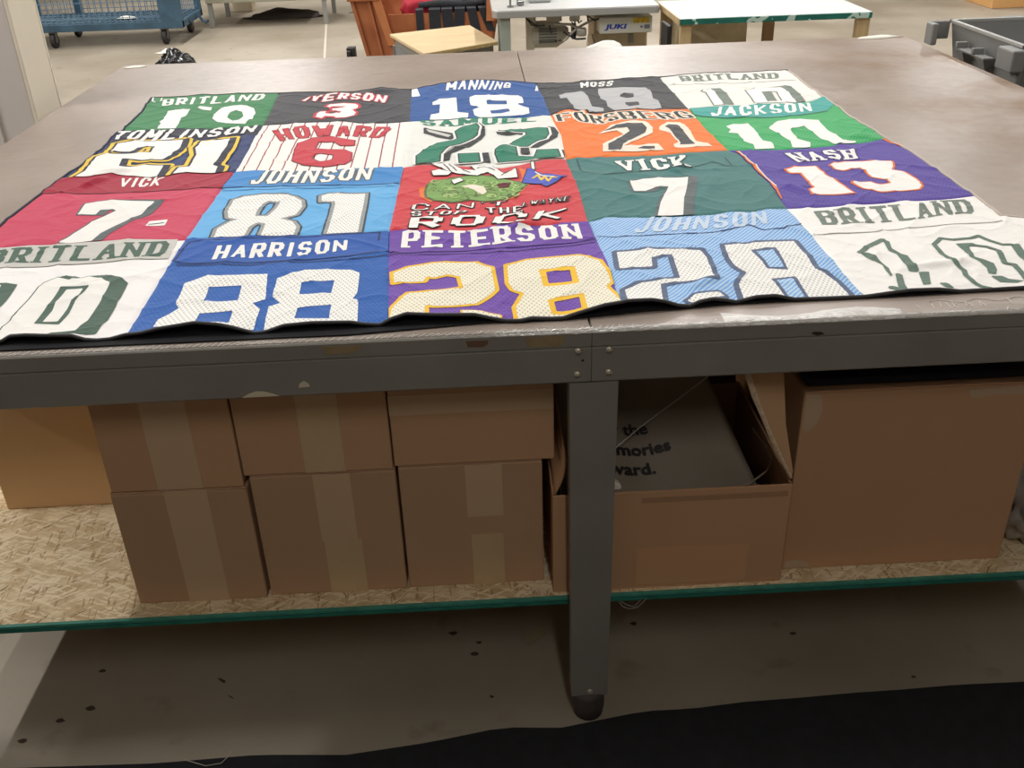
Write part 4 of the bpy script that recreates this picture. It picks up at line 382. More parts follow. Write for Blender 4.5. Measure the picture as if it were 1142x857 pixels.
# ================================================================ the hall
def concrete(name, a, b, spot):
    m = mat(name, a, .55, var=.1, scale=1.3, bump=.15, bscale=90, rgb2=b); nt=m.node_tree; L=nt.links; p=nt.nodes['Principled BSDF']
    tc=nd(nt,'ShaderNodeTexCoord'); n=nd(nt,'ShaderNodeTexNoise'); n.inputs['Scale'].default_value=9; n.inputs['Detail'].default_value=8
    L.new(tc.outputs['Object'],n.inputs['Vector']); r=nd(nt,'ShaderNodeValToRGB'); r.color_ramp.elements[0].position=.62; r.color_ramp.elements[1].position=.74
    r.color_ramp.elements[0].color=(0,0,0,1); r.color_ramp.elements[1].color=(1,1,1,1); L.new(n.outputs[0],r.inputs[0])
    mx=nd(nt,'ShaderNodeMix',data_type='RGBA'); L.new(math_node(nt,'MULTIPLY',r.outputs[0],.5),mx.inputs['Factor'])
    L.new(p.inputs['Base Color'].links[0].from_socket,mx.inputs['A']); mx.inputs['B'].default_value=lin(spot)+(1,); L.new(mx.outputs['Result'],p.inputs['Base Color']); return m
m_floor = concrete('worn_concrete',(160,150,134),(136,125,108),(104,90,72))
struct('floor', MB().box(-9,9,-4,17,-.1,0), m_floor)
mw = mat('painted_wall',(196,192,184),.8,var=.05,scale=2)
struct('wall_back', MB().box(-9,9,17,17.15,0,CEIL), mw); struct('wall_left', MB().box(-9.15,-9,-4,17,0,CEIL), mw)
struct('wall_right', MB().box(9,9.15,-4,17,0,CEIL), mw); struct('wall_front', MB().box(-9,9,-4.15,-4,0,CEIL), mat('brown_block_wall',(120,108,96),.9,var=.1))
struct('ceiling', MB().box(-9,9,-4,17,CEIL,CEIL+.1), mat('ceiling_paint',(205,203,198),.9))
m_house = mat('lamp_housing',(225,225,222),.4)
for i,(x,y,pw) in enumerate(LAMPS):
    f = thing('ceiling_light',(x,y,CEIL-.09),'white double tube ceiling light of the hall, some added as fill','ceiling light','fluorescent lights on the ceiling')
    obj('housing', MB().prism([(x-.1,CEIL-.001),(x-.075,CEIL-.06),(x+.075,CEIL-.06),(x+.1,CEIL-.001)],1,y-.68,y+.68), m_house, f)
    ld = bpy.data.lights.new('tube_light','AREA'); ld.shape='RECTANGLE'; ld.size=.14; ld.size_y=1.3; ld.energy=pw; ld.color=(1,.985,.962)
    lo = bpy.data.objects.new('tube_light',ld); C.objects.link(lo); lo.parent=f; lo.location=(0,0,.02)
# floor marks: joint line and scuffs
j = MB(); j.prism([(-1.43,9.5),(-1.41,9.5),(-1.15,7.2),(-1.17,7.2)],2,0,.0008)
tag(obj('floor_joint', j, mat('pale_joint',(196,188,174),.6)), kind='structure'); bpy.data.objects['floor_joint'].name='trim_1'
# ================================================================ main work table
m_steel = mat('grey_painted_steel',(134,131,124),.42,var=.12,scale=6,bump=.08,bscale=60,spec=.4)
def hardboard():
    m = mat('brown_hardboard',(166,152,142),.36,var=.1,scale=2.2,bump=.12,bscale=14,rgb2=(148,134,124),spec=.4)
    nt=m.node_tree; L=nt.links; p=nt.nodes['Principled BSDF']; tc=nd(nt,'ShaderNodeTexCoord')
    n=nd(nt,'ShaderNodeTexNoise'); n.inputs['Scale'].default_value=30; n.inputs['Detail'].default_value=8; L.new(tc.outputs['Object'],n.inputs['Vector'])
    r=nd(nt,'ShaderNodeMapRange'); r.inputs[3].default_value=.26; r.inputs[4].default_value=.5; L.new(n.outputs[0],r.inputs[0]); L.new(r.outputs[0],p.inputs['Roughness'])
    n2=nd(nt,'ShaderNodeTexNoise'); n2.inputs['Scale'].default_value=5; n2.inputs['Detail'].default_value=9; n2.inputs['Roughness'].default_value=.7; L.new(tc.outputs['Object'],n2.inputs['Vector'])
    r2=nd(nt,'ShaderNodeValToRGB'); r2.color_ramp.elements[0].position=.57; r2.color_ramp.elements[1].position=.70; r2.color_ramp.elements[0].color=(0,0,0,1); r2.color_ramp.elements[1].color=(1,1,1,1)
    L.new(n2.outputs[0],r2.inputs[0]); mx=nd(nt,'ShaderNodeMix',data_type='RGBA'); L.new(math_node(nt,'MULTIPLY',r2.outputs[0],.45),mx.inputs['Factor'])
    L.new(p.inputs['Base Color'].links[0].from_socket,mx.inputs['A']); mx.inputs['B'].default_value=lin((134,113,92))+(1,); L.new(mx.outputs['Result'],p.inputs['Base Color']); 
    # brown stains towards the right edge
    prev=p.inputs['Base Color'].links[0].from_socket; n3=nd(nt,'ShaderNodeTexNoise'); n3.inputs['Scale'].default_value=3.2; n3.inputs['Detail'].default_value=7; L.new(tc.outputs['Object'],n3.inputs['Vector'])
    sx=nd(nt,'ShaderNodeSeparateXYZ'); L.new(tc.outputs['Object'],sx.inputs[0]); g=nd(nt,'ShaderNodeMapRange'); g.inputs[1].default_value=.85; g.inputs[2].default_value=1.5; L.new(sx.outputs[0],g.inputs[0])
    f=math_node(nt,'MULTIPLY',math_node(nt,'MULTIPLY',math_node(nt,'SUBTRACT',n3.outputs[0],.42,True),g.outputs[0]),5.0,True)
    m2=nd(nt,'ShaderNodeMix',data_type='RGBA'); L.new(f,m2.inputs['Factor']); L.new(prev,m2.inputs['A']); m2.inputs['B'].default_value=lin((128,100,72))+(1,); L.new(m2.outputs['Result'],p.inputs['Base Color']); return m
m_top = hardboard()
XL, XJ, XR, YB = -1.235, .278, 1.80, 2.485
tb = thing('work_table',(XJ,1.2,0),'large grey steel work table with a worn brown hardboard top in two panels','table')
obj('top_panel', MB().box(XL,XJ-.0018,-.0015,YB,T-.016,T,.001), m_top, tb); obj('top_panel', MB().box(XJ+.0018,XR,-.0015,YB,T-.016,T,.001), m_top, tb)
def apron(x0,x1):  # folded steel channel with a crease under its lip
    pr=[(-.002,T-.0012),(-.006,T-.0012),(-.0085,T-.0035),(-.0085,.881),(-.0055,.8785),(-.0085,.876),(-.0085,.815),(-.006,.812),(.03,.812),(.03,.816),(-.002,.818)]
    return MB().prism(pr,0,x0,x1)
obj('front_rail', apron(XL+.01,XJ-.0002), m_steel, tb); obj('front_rail', apron(XJ+.0008,XR-.01), m_steel, tb)
obj('side_rail', MB().box(XL+.005,XL+.012,.035,YB-.01,.815,T-.017), m_steel, tb); obj('side_rail', MB().box(XR-.012,XR-.005,.035,YB-.01,.815,T-.017), m_steel, tb)
obj('back_rail', MB().box(XL+.01,XR-.01,YB-.012,YB-.005,.815,T-.017), m_steel, tb)
def leg(x,y,front=True):
    w=.0418; w2=.0368; y0=y; y1=y+.042
    m=MB(); s=1 if front else -1
    m.hexa([(x-w2,y0,.07),(x+w2,y0,.07),(x+w2,y0+.004,.07),(x-w2,y0+.004,.07)],[(x-w,y0,.811),(x+w,y0,.811),(x+w,y0+.004,.811),(x-w,y0+.004,.811)])
    for sx in(-1,1):
        a=sx*w2; b=sx*w; t=-sx*.004
        m.hexa([(x+a,y0+.0041,.07),(x+a+t,y0+.0041,.07),(x+a+t,y1,.07),(x+a,y1,.07)],[(x+b,y0+.0041,.811),(x+b+t,y0+.0041,.811),(x+b+t,y1,.811),(x+b,y1,.811)])
    l=obj('leg',m,m_steel,tb)
    obj('foot', MB().lathe([(.022,0),(.030,.004),(.034,.03),(.034,.06),(.033,.072)],(x,y+.023,0),20), mat('dark_worn_foot',(72,64,60),.7,var=.3,scale=40), l, smooth=True)
    obj('foot_bolt', MB().lathe([(.006,0),(.005,-.004),(.002,-.005)],(x+.001,y-.0005,.082),10,1), mat('bolt_zinc',(200,192,176),.35,.6), l)
for x in (XL+.05, XJ+.005, XR-.05):
    leg(x,-.0065); leg(x,YB-.07)
m_bolt = mat('bolt_zinc',(200,192,176),.35,.6)
for (x,z) in [(.256,.874),(.308,.874),(.2545,.830),(.3075,.8315)]:
    obj('bolt', MB().lathe([(.0062,0),(.0062,-.0025),(.0048,-.0045),(.0015,-.0055)],(x,-.0087,z),14,1), m_bolt, tb, smooth=True)
obj('bolt_hole', MB().lathe([(.0022,0),(.0022,-.0006)],(.2635,-.0085,.855),12,1), mat('hole_black',(8,8,8),.9), tb)
# paint chips, paper and tape scraps stuck on the rail
m_tan = mat('old_tan_tape',(150,130,96),.6,var=.2,scale=60); m_chip = mat('bare_chip',(206,196,170),.6)
def scrap(name,pts,m,y=-.0088): return obj(name, MB().prism(pts,1,y,y-.0007), m, tb)
scrap('tape_scrap',[(-.168,.903),(-.160,.889),(-.118,.889),(-.105,.893),(-.100,.903)],m_tan)
scrap('tape_scrap',[(.168,.903),(.172,.886),(.182,.884),(.223,.884),(.232,.889),(.234,.903)],m_tan)
scrap('tape_scrap',[(.070,.901),(.073,.890),(.098,.889),(.106,.894),(.107,.901)],mat('brown_scrap',(104,78,60),.6))
scrap('paint_chip',[(-.309,.8145),(-.300,.820),(-.285,.8255),(-.272,.8245),(-.256,.819),(-.247,.8145)],m_chip,-.0083)
scrap('paint_chip',[(-.213,.829),(-.211,.836),(-.203,.841),(-.196,.836),(-.194,.830)],m_chip)
scrap('paint_chip',[(.645,.886),(.650,.889),(.662,.888),(.668,.884),(.655,.882)],mat('dark_chip',(40,36,34),.7))
# shiny packing tape wrapped over the front edge of the top
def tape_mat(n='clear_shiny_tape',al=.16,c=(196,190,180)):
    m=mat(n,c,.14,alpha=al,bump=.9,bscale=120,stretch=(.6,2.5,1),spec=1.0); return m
def tape(x0,x1,w0,w1,seed):
    rs=random.Random(seed); n=int((x1-x0)/.008); vs=[];fs=[]
    for i in range(n+1):
        x=x0+(x1-x0)*i/n; w=w0+(w1-w0)*(.5+.5*math.sin(i*.21+seed))+rs.uniform(-.0015,.0015)
        for (y,z) in [(w,T+.0008),(w*.66,T+.0013+rs.uniform(-.0003,.0006)),(w*.33,T+.0011+rs.uniform(-.0003,.0008)),(-.004,T+.0014),(-.0078,T-.0002),(-.0092,T-.0035-rs.uniform(0,.0015))]:
            vs.append((x,y,z))
    for i in range(n):
        for k in range(5): fs.append((i*6+k,(i+1)*6+k,(i+1)*6+k+1,i*6+k+1))
    return MB().add(vs,fs)
obj('edge_tape',tape(XL+.01,.235,.006,.013,1),tape_mat(),tb,smooth=True)
obj('edge_tape',tape(.1,1.12,.010,.022,4),tape_mat(),tb,smooth=True)
obj('edge_tape',tape(.50,.80,.012,.034,2),tape_mat('glare_white_tape',.75,(240,238,234)),tb,smooth=True)  # tape piece whitened and made opaque, its glare put into the colour
obj('edge_tape',tape(.12,1.4,-.001,.004,7),tape_mat('silvery_tape',.7,(220,216,210)),tb,smooth=True)
m_wh = mat('white_hatch_tape',(226,222,214),.35)
h=MB(); rs=random.Random(5)
x=XL+.05
while x<1.6:
    L=rs.uniform(.006,.014); h.tube([(x,-.0045,T+.0012),(x+L,.002+rs.uniform(0,.004),T+.0018)],.0007,4); x+=rs.uniform(.007,.016) if x<.35 else rs.uniform(.02,.06)
tag(obj('tape_ridges',h,m_wh,tb),kind='stuff')
h=MB()
for k in range(26):
    x0=.84+k*.011+rs.uniform(-.003,.003)
    if rs.random()<.65: h.tube([(x0,.012+rs.uniform(0,.008),T+.001),(x0+rs.uniform(-.006,.006),.03+rs.uniform(0,.012),T+.001)],.0006,4)
h.tube([(.86+.01*k,.04+.006*math.sin(k*.9),T+.001) for k in range(32)],.0006,4)
tag(obj('scratches',h,m_wh,tb),kind='stuff')
def crumple(name,pts,z,m,label,cat,amp=.006,seed=1):
    rs=np.random.RandomState(seed); n=len(pts); cx=sum(p[0] for p in pts)/n; cy=sum(p[1] for p in pts)/n; vs=[(cx,cy,z+amp)];
    for k in (.5,1.):
        for p in pts: vs.append((cx+(p[0]-cx)*k,cy+(p[1]-cy)*k,z+(amp*rs.rand() if k<1 else .0006)))
    fs=[(0,1+i,1+(i+1)%n) for i in range(n)]+[(1+i,1+n+i,1+n+(i+1)%n,1+(i+1)%n) for i in range(n)]
    o=obj(name,MB().add(vs,fs),m,smooth=True); s=o.modifiers.new('thick','SOLIDIFY'); s.thickness=.0008; return tag(o,label,cat)
m_paper=mat('torn_white_paper',(232,228,216),.7,bump=.2,bscale=50)
crumple('paper_scrap',[(-1.222,2.44),(-1.195,2.462),(-1.150,2.466),(-1.135,2.45),(-1.165,2.425),(-1.21,2.42)],T+.0008,m_paper,'small torn white paper scrap on the far left corner of the brown table top','paper scrap')
crumple('paper_strip',[(1.60,2.44),(1.62,2.478),(1.70,2.47),(1.76,2.48),(1.79,2.462),(1.74,2.45),(1.68,2.43)],T+.0008,m_paper,'crumpled white paper strip along the far right corner of the brown table top','paper scrap',.010,4)
# ================================================================ patchwork quilt
PAL = dict(white=((240,237,232),'plain'),offwhite=((240,237,232),'plain'),lightgrey=((200,198,192),'plain'),silver=((178,178,180),'plain'),
 red=((196,52,66),'plain'),darkred=((128,26,36),'plain'),crimson=((164,24,54),'plain'),maroon=((92,16,30),'plain'),dark=((34,34,38),'plain'),black=((38,42,44),'plain'),charcoal=((62,64,68),'plain'),
 greyseam=((150,146,138),'plain'),greygreen=((112,124,114),'plain'),forest=((70,96,82),'plain'),forestgrey=((92,116,102),'plain'),navydark=((24,28,52),'plain'),navyseam=((20,38,90),'plain'),navyblack=((52,62,78),'plain'),
 yellow=((232,196,62),'plain'),gold=((240,190,36),'plain'),kelly=((34,122,96),'plain'),cream=((236,224,206),'plain'),orange=((226,116,50),'plain'),teal=((58,158,150),'plain'),slategrey=((88,98,100),'plain'),
 royalsky=((58,134,200),'plain'),royal2=((30,86,170),'plain'),purple2=((104,62,160),'plain'),purpledark=((54,34,106),'plain'),midgrey=((150,154,154),'plain'),meshwhite=((242,241,237),'mesh'),meshcream=((240,234,212),'mesh'),
 leaf=((120,160,84),'plain'),leaflight=((168,196,120),'plain'),olive=((92,96,58),'plain'),pennant=((76,92,190),'plain'),tealdark=((34,66,70),'plain'),palesky=((196,212,230),'plain'),slateblue=((84,98,128),'plain'),meshsky=((108,168,224),'diag'))
def pal(k):
    rgb,st=PAL[k]; return cloth('print_'+k,rgb,st,(150,146,132) if st=='mesh' else ((200,218,236) if st=='diag' else None))
PANEL = {
 (0,0):('green panel reading BRITLAND 10, far left corner of the quilt','green_jersey',(48,124,74),'plain',None),
 (1,0):('black panel with a small red and white 3, beside the green panel at the far edge','black_jersey',(58,58,64),'plain',(34,34,38)),
 (2,0):('royal blue panel with a white 18 in the middle of the far edge','blue_jersey',(16,76,146),'plain',None),
 (3,0):('black panel with a silver 18 at the far edge of the quilt','black_shirt',(54,54,58),'plain',(32,32,36)),
 (4,0):('white panel reading BRITLAND 10 at the far right corner','white_jersey_far',(232,228,220),'plain',(205,201,194)),
 (0,1):('navy panel with a white and yellow 21 reading TOMLINSON','navy_jersey',(36,54,104),'plain',None),
 (1,1):('white pinstriped panel with a red 6 reading HOWARD','pinstripe_jersey',(238,234,228),'pin',(150,52,62)),
 (2,1):('white panel with a green and black 22','white_green_jersey',(226,226,220),'plain',(196,196,192)),
 (3,1):('orange panel with a charcoal 21 reading FORSBERG','orange_jersey',(232,118,44),'plain',(190,84,26)),
 (4,1):('bright green mesh panel with a white 10 reading JACKSON','bright_green_jersey',(60,170,100),'mesh',(34,120,66)),
 (0,2):('crimson panel with a white 7 at the left edge','crimson_jersey',(200,62,92),'plain',(160,40,66)),
 (1,2):('sky blue panel with a grey outlined 81','sky_jersey',(98,172,224),'plain',(74,142,204)),
 (2,2):('red panel printed with a slogan and green artwork','red_shirt',(204,58,66),'plain',(170,40,48)),
 (3,2):('dark teal panel with a white 7','teal_jersey',(62,116,114),'plain',(46,92,92)),
 (4,2):('purple panel with an orange outlined 13 reading NASH','purple_shirt',(84,64,156),'mesh',(62,42,124)),
 (0,3):('white panel with a green outlined 0 in the near left corner','white_jersey_near',(242,239,237),'plain',(222,219,217)),
 (1,3):('royal blue mesh panel with a white 88 reading HARRISON','royal_mesh',(28,94,176),'mesh',(16,58,132)),
 (2,3):('purple mesh panel with a gold outlined 28 reading PETERSON','purple_mesh',(112,70,170),'mesh',(74,40,126)),
 (3,3):('light blue ribbed mesh panel with a white 28 at the near edge','sky_mesh',(92,158,222),'diag',(186,208,232)),
 (4,3):('white panel with a green outlined 10 in the near right corner','white_jersey_right',(242,239,234),'plain',(222,219,213))}
quilt = thing('patchwork_quilt',(.15,.9,T),'large patchwork quilt of 20 numbered sports jersey panels spread over the brown table','quilt')
QB = wpos(quilt)
def resample(pts,n):
    p=np.array(pts,float); d=np.r_[0,np.cumsum(np.hypot(*np.diff(p,axis=0).T))]; t=np.linspace(0,d[-1],n); return np.stack([np.interp(t,d,p[:,0]),np.interp(t,d,p[:,1])],1)
def npmesh(name,verts,faces_by_n,mats,midx,parent,uv=None):
    me=bpy.data.meshes.new(name); V=np.asarray(verts)-np.array(QB)
    me.from_pydata(V.tolist(),[],faces_by_n)
    for m in mats: me.materials.append(m)
    me.polygons.foreach_set('material_index',np.asarray(midx,int)); me.polygons.foreach_set('use_smooth',[True]*len(faces_by_n))
    if uv is not None:
        l=me.uv_layers.new(name='UVMap'); li=np.zeros(len(me.loops),int); me.loops.foreach_get('vertex_index',li); l.data.foreach_set('uv',uv[li].ravel())
    me.update(); o=bpy.data.objects.new(name,me); C.objects.link(o); o.parent=parent; return o
CELL=.0027
def seg_d(X,Y,rings,closed=True):
    d=np.full(X.shape,9.)
    for r in rings:
        n=len(r)
        for i in range(n if closed else n-1):
            x0,y0=r[i]; x1,y1=r[(i+1)%n]; dx,dy=x1-x0,y1-y0; t=np.clip(((X-x0)*dx+(Y-y0)*dy)/(dx*dx+dy*dy+1e-12),0,1)
            d=np.minimum(d,np.hypot(X-x0-t*dx,Y-y0-t*dy))
    return d
def inside(X,Y,rings):
    s=np.zeros(X.shape,bool)
    for r in rings:
        n=len(r)
        for i in range(n):
            x0,y0=r[i]; x1,y1=r[(i+1)%n]
            if y0==y1: continue
            s^=((y0>Y)!=(y1>Y))&(X<(x1-x0)*(Y-y0)/(y1-y0)+x0)
    return s
def sdf(X,Y,rings):
    d=seg_d(X,Y,rings); return np.where(inside(X,Y,rings),-d,d)
def march(S,X,Y):
    """region S<0 as polygons on the grid; returns xy verts and faces"""
    ny,nx=S.shape; xs=X[0]; ys=Y[:,0]; vid={}; vs=[]; fs=[]
    S=np.where(np.abs(S)<1e-7,1e-7,S); I=S<0
    def corner(j,i):
        k=(j,i)
        if k not in vid: vid[k]=len(vs); vs.append((xs[i],ys[j]))
        return vid[k]
    def edge(j0,i0,j1,i1):
        k=(j0,i0,j1,i1) if (j0,i0)<(j1,i1) else (j1,i1,j0,i0)
        if k not in vid:
            a,b=S[k[0],k[1]],S[k[2],k[3]]; t=a/(a-b); vid[k]=len(vs); vs.append((xs[k[1]]+(xs[k[3]]-xs[k[1]])*t, ys[k[0]]+(ys[k[2]]-ys[k[0]])*t))
        return vid[k]
    cnt=I[:-1,:-1].astype(int)+I[1:,:-1]+I[:-1,1:]+I[1:,1:]
    for j,i in zip(*np.nonzero(cnt)):
        cs=((j,i),(j,i+1),(j+1,i+1),(j+1,i)); f=[]
        for a in range(4):
            p=cs[a]; q=cs[(a+1)%4]
            if I[p]: f.append(corner(*p))
            if I[p]!=I[q]: f.append(edge(*p,*q))
        if len(f)>2: fs.append(tuple(f))
    return vs,fs
def grid_for(pts,pad,cell):
    a=np.array([p for r in pts for p in r]); x0,y0=a.min(0)-pad; x1,y1=a.max(0)+pad
    return np.meshgrid(np.arange(x0,x1+cell,cell),np.arange(y0,y1+cell,cell))
GL={ # stroke letters in a unit box
'A':[[(0,0),(.5,1)],[(.5,1),(1,0)],[(.2,.33),(.8,.33)]],'B':[[(0,0),(0,1),(.8,1),(1,.85),(1,.62),(.8,.5),(0,.5)],[(.8,.5),(1,.38),(1,.15),(.8,0),(0,0)]],
'C':[[(1,.72),(1,.85),(.75,1),(.25,1),(0,.8),(0,.2),(.25,0),(.75,0),(1,.15),(1,.28)]],'D':[[(0,0),(0,1),(.7,1),(1,.8),(1,.2),(.7,0),(0,0)]],
'E':[[(1,1),(0,1),(0,0),(1,0)],[(0,.5),(.75,.5)]],'F':[[(1,1),(0,1),(0,0)],[(0,.5),(.75,.5)]],'G':[[(1,.75),(1,.85),(.75,1),(.25,1),(0,.8),(0,.2),(.25,0),(1,0),(1,.45),(.6,.45)]],
'H':[[(0,0),(0,1)],[(1,0),(1,1)],[(0,.5),(1,.5)]],'I':[[(.5,0),(.5,1)]],'J':[[(1,1),(1,.2),(.75,0),(.25,0),(0,.2)]],'K':[[(0,0),(0,1)],[(0,.45),(1,1)],[(.25,.55),(1,0)]],
'L':[[(0,1),(0,0),(1,0)]],'M':[[(0,0),(0,1),(.5,.3),(1,1),(1,0)]],'N':[[(0,0),(0,1),(1,0),(1,1)]],'O':[[(0,.2),(.25,0),(.75,0),(1,.2),(1,.8),(.75,1),(.25,1),(0,.8),(0,.2)]],
'P':[[(0,0),(0,1),(.8,1),(1,.85),(1,.6),(.8,.45),(0,.45)]],'R':[[(0,0),(0,1),(.8,1),(1,.85),(1,.62),(.8,.48),(0,.48)],[(.5,.48),(1,0)]],
'S':[[(1,.8),(.75,1),(.25,1),(0,.83),(0,.65),(.2,.52),(.8,.48),(1,.35),(1,.17),(.75,0),(.25,0),(0,.2)]],'T':[[(0,1),(1,1)],[(.5,1),(.5,0)]],
'U':[[(0,1),(0,.2),(.25,0),(.75,0),(1,.2),(1,1)]],'V':[[(0,1),(.5,0),(1,1)]],'W':[[(0,1),(.25,0),(.5,.7),(.75,0),(1,1)]],'Y':[[(0,1),(.5,.5),(1,1)],[(.5,.5),(.5,0)]],"'":[[(.5,1),(.5,.8)]]}
SERIF={'A':[(0,0),(1,0)],'B':[(0,0),(0,1)],'D':[(0,0),(0,1)],'E':[(0,0),(0,1)],'F':[(0,0),(0,1)],'H':[(0,0),(0,1),(1,0),(1,1)],'I':[(.5,0),(.5,1)],'K':[(0,0),(0,1),(1,1),(1,0)],'L':[(0,1)],'M':[(0,0),(1,0),(0,1),(1,1)],'N':[(0,0),(1,1),(0,1)],'P':[(0,0),(0,1)],'R':[(0,0),(1,0),(0,1)],'T':[(.5,0)],'U':[(0,1),(1,1)],'V':[(0,1),(1,1)]}
def letter_quads(s,top,bot,serif,wt):
    W={'I':.5,'M':1.25,'W':1.3,"'":.35,'J':.85}; ws=[W.get(c,1.) for c in s]; gap=.26; tot=sum(ws)+gap*(len(s)-1); x=0; out=[]
    tp=resample(top,200); bt=resample(bot,200)
    H=np.hypot(*(tp[100]-bt[100])); Lw=np.hypot(*(bt[-1]-bt[0]))
    for c,w in zip(s,ws):
        u0=x/tot; u1=(x+w)/tot; x+=w+gap; aw=(u1-u0)*Lw/H; qs=[]
        def mp(p):
            u=u0+(u1-u0)*p[0]/aw; v=p[1]; i=min(199,max(0,u*199)); a=int(i); b=min(a+1,199); f=i-a
            t=tp[a]*(1-f)+tp[b]*f; q=bt[a]*(1-f)+bt[b]*f; return q*(1-v)+t*v
        kx=.70 if c in 'MNWKVA' else .88; wx=min(wt,aw*(.36 if c=='I' else .2))*kx; hw=wt*.5; bx=lambda p:(wx+(aw-2*wx)*p[0],hw+(1-2*hw)*p[1])
        strokes=[]
        for pl in GL[c]:
            P=[bx(p) for p in pl]
            for a,b in zip(P,P[1:]):
                dx,dy=b[0]-a[0],b[1]-a[1]; L=math.hypot(dx,dy)
                vert=abs(dy)>abs(dx); h=wx if vert else hw; nx,ny=-dy/L*h,dx/L*h; e=(hw if vert else wx)*(.95 if abs(dx)*abs(dy)<1e-4 else .35); ex,ey=dx/L*e,dy/L*e
                strokes.append([(a[0]-ex+nx,a[1]-ey+ny),(b[0]+ex+nx,b[1]+ey+ny),(b[0]+ex-nx,b[1]+ey-ny),(a[0]-ex-nx,a[1]-ey-ny)])
        if serif:
            for p in SERIF.get(c,[]):
                q=bx(p); d=wx*1.9; hh=hw*.65; yy=hh if p[1]==0 else 1-hh
                strokes.append([(q[0]-d,yy-hh),(q[0]+d,yy-hh),(q[0]+d,yy+hh),(q[0]-d,yy+hh)])
        out.append([[tuple(mp(p)) for p in st] for st in strokes])
    return out
def build_region(g,domain):
    """mesh of one printed layer, clipped to its panel"""
    kind=g[2]; V=[];F=[]
    def emit(S,X,Y):
        S=np.maximum(S,sdf(X,Y,[domain])+.0008); v,f=march(S,X,Y); o=len(V); V.extend(v); F.extend([tuple(i+o for i in q) for q in f])
    if kind=='poly':
        X,Y=grid_for(g[5],.006+g[6]+max([abs(a)+abs(b) for a,b in g[7]] or [0]),CELL); S=sdf(X,Y,g[5])-g[6]
        for (sx,sy) in g[7]:
            for k in (.25,.5,.75,1.): S=np.minimum(S,sdf(X-sx*k,Y-sy*k,g[5])-g[6])
        emit(S,X,Y)
    elif kind=='line':
        for r in g[5]:
            X,Y=grid_for([r],.006+g[6],.0018); emit(seg_d(X,Y,[r],False)-g[6],X,Y)
    else:
        for quads in letter_quads(g[5],g[6],g[7],g[8],g[9]):
            X,Y=grid_for(quads,.004+g[10],.0020); S=np.full(X.shape,9.)
            for q in quads: S=np.minimum(S,sdf(X,Y,[q])-g[10])
            emit(S,X,Y)
    return V,F
outline=[]
for (c_,r_),(lab,mn,rgb,st,rgb2) in PANEL.items():
    top=QROWS[r_][c_]; bot=QROWS[r_+1][c_]; lef=QCOLS[c_][r_]; rig=QCOLS[c_+1][r_]
    wid=max(np.hypot(*(np.array(top[-1])-top[0])),np.hypot(*(np.array(bot[-1])-bot[0]))); hei=np.hypot(*(np.array(lef[-1])-lef[0]))
    nu=int(wid/.0033)+1; nv=int(hei/.0033)+1
    A=resample(top,nu); B=resample(bot,nu); Lc=resample(lef,nv); Rc=resample(rig,nv)
    u=np.linspace(0,1,nu)[None,:,None]; v=np.linspace(0,1,nv)[:,None,None]
    P=(1-v)*A[None]+v*B[None]+(1-u)*Lc[:,None]+u*Rc[:,None]-((1-u)*(1-v)*A[0]+u*(1-v)*A[-1]+(1-u)*v*B[0]+u*v*B[-1])
    Z=cloth_z(P[...,0],P[...,1]); uu=np.broadcast_to(u[...,0],Z.shape); vv=np.broadcast_to(v[...,0],Z.shape)
    d=np.minimum(np.minimum(uu,1-uu)*wid,np.minimum(vv+(0 if r_ else 9),(1-vv) if r_<3 else 9)*hei); Z=Z-.0025*np.exp(-(d/.004)**2)
    verts=np.concatenate([P,(Z+T)[...,None]],-1).reshape(-1,3)
    idx=np.arange(nu*nv).reshape(nv,nu); q=np.stack([idx[1:,:-1],idx[1:,1:],idx[:-1,1:],idx[:-1,:-1]],-1).reshape(-1,4)
    uv=np.stack([uu.ravel(),1-vv.ravel()],-1)
    panel=npmesh('jersey_panel',verts,q.tolist(),[cloth(mn,rgb,st,rgb2)],np.zeros(len(q)),quilt,uv); panel['label']=lab
    dom=[tuple(p) for p in A]+[tuple(p) for p in Rc[1:]]+[tuple(p) for p in B[::-1][1:]]+[tuple(p) for p in Lc[::-1][1:-1]]
    dom=dom[::3]
    groups=[]; layers=[]
    for g in PRINTS:
        if (g[0],g[1])!=(c_,r_): continue
        V,F=build_region(g,dom)
        if not F: continue
        a=np.array(V); bb=(a[:,0].min(),a[:,0].max(),a[:,1].min(),a[:,1].max())
        ov=lambda b:(min(bb[1],b[1])-max(bb[0],b[0])>0 and min(bb[3],b[3])-max(bb[2],b[2])>0)
        lev=1+max([l for b,l in layers if ov(b)] or [0]); lev=min(lev,12); layers.append((bb,lev))
        z=T+cloth_z(a[:,0],a[:,1])+.0004+lev*.00035
        tgt=None
        for G_ in groups:
            if G_['n']!=g[3]: continue
            if g[3] not in('number','sleeve_stripe','number_outline'): tgt=G_
            else:
                b=G_['bb']; w=min(bb[1],b[1])-max(bb[0],b[0])
                if w>.55*min(bb[1]-bb[0],b[1]-b[0]): tgt=G_
        if tgt is None: tgt=dict(n=g[3],bb=bb,V=[],F=[],M=[],mats=[]); groups.append(tgt)
        if g[4] not in tgt['mats']: tgt['mats'].append(g[4])
        o=len(tgt['V']); tgt['V']+=np.c_[a,z].tolist(); tgt['F']+=[tuple(i+o for i in f) for f in F]; tgt['M']+=[tgt['mats'].index(g[4])]*len(F)
    for G_ in groups: npmesh(G_['n'],G_['V'],G_['F'],[pal(k) for k in G_['mats']],G_['M'],panel)
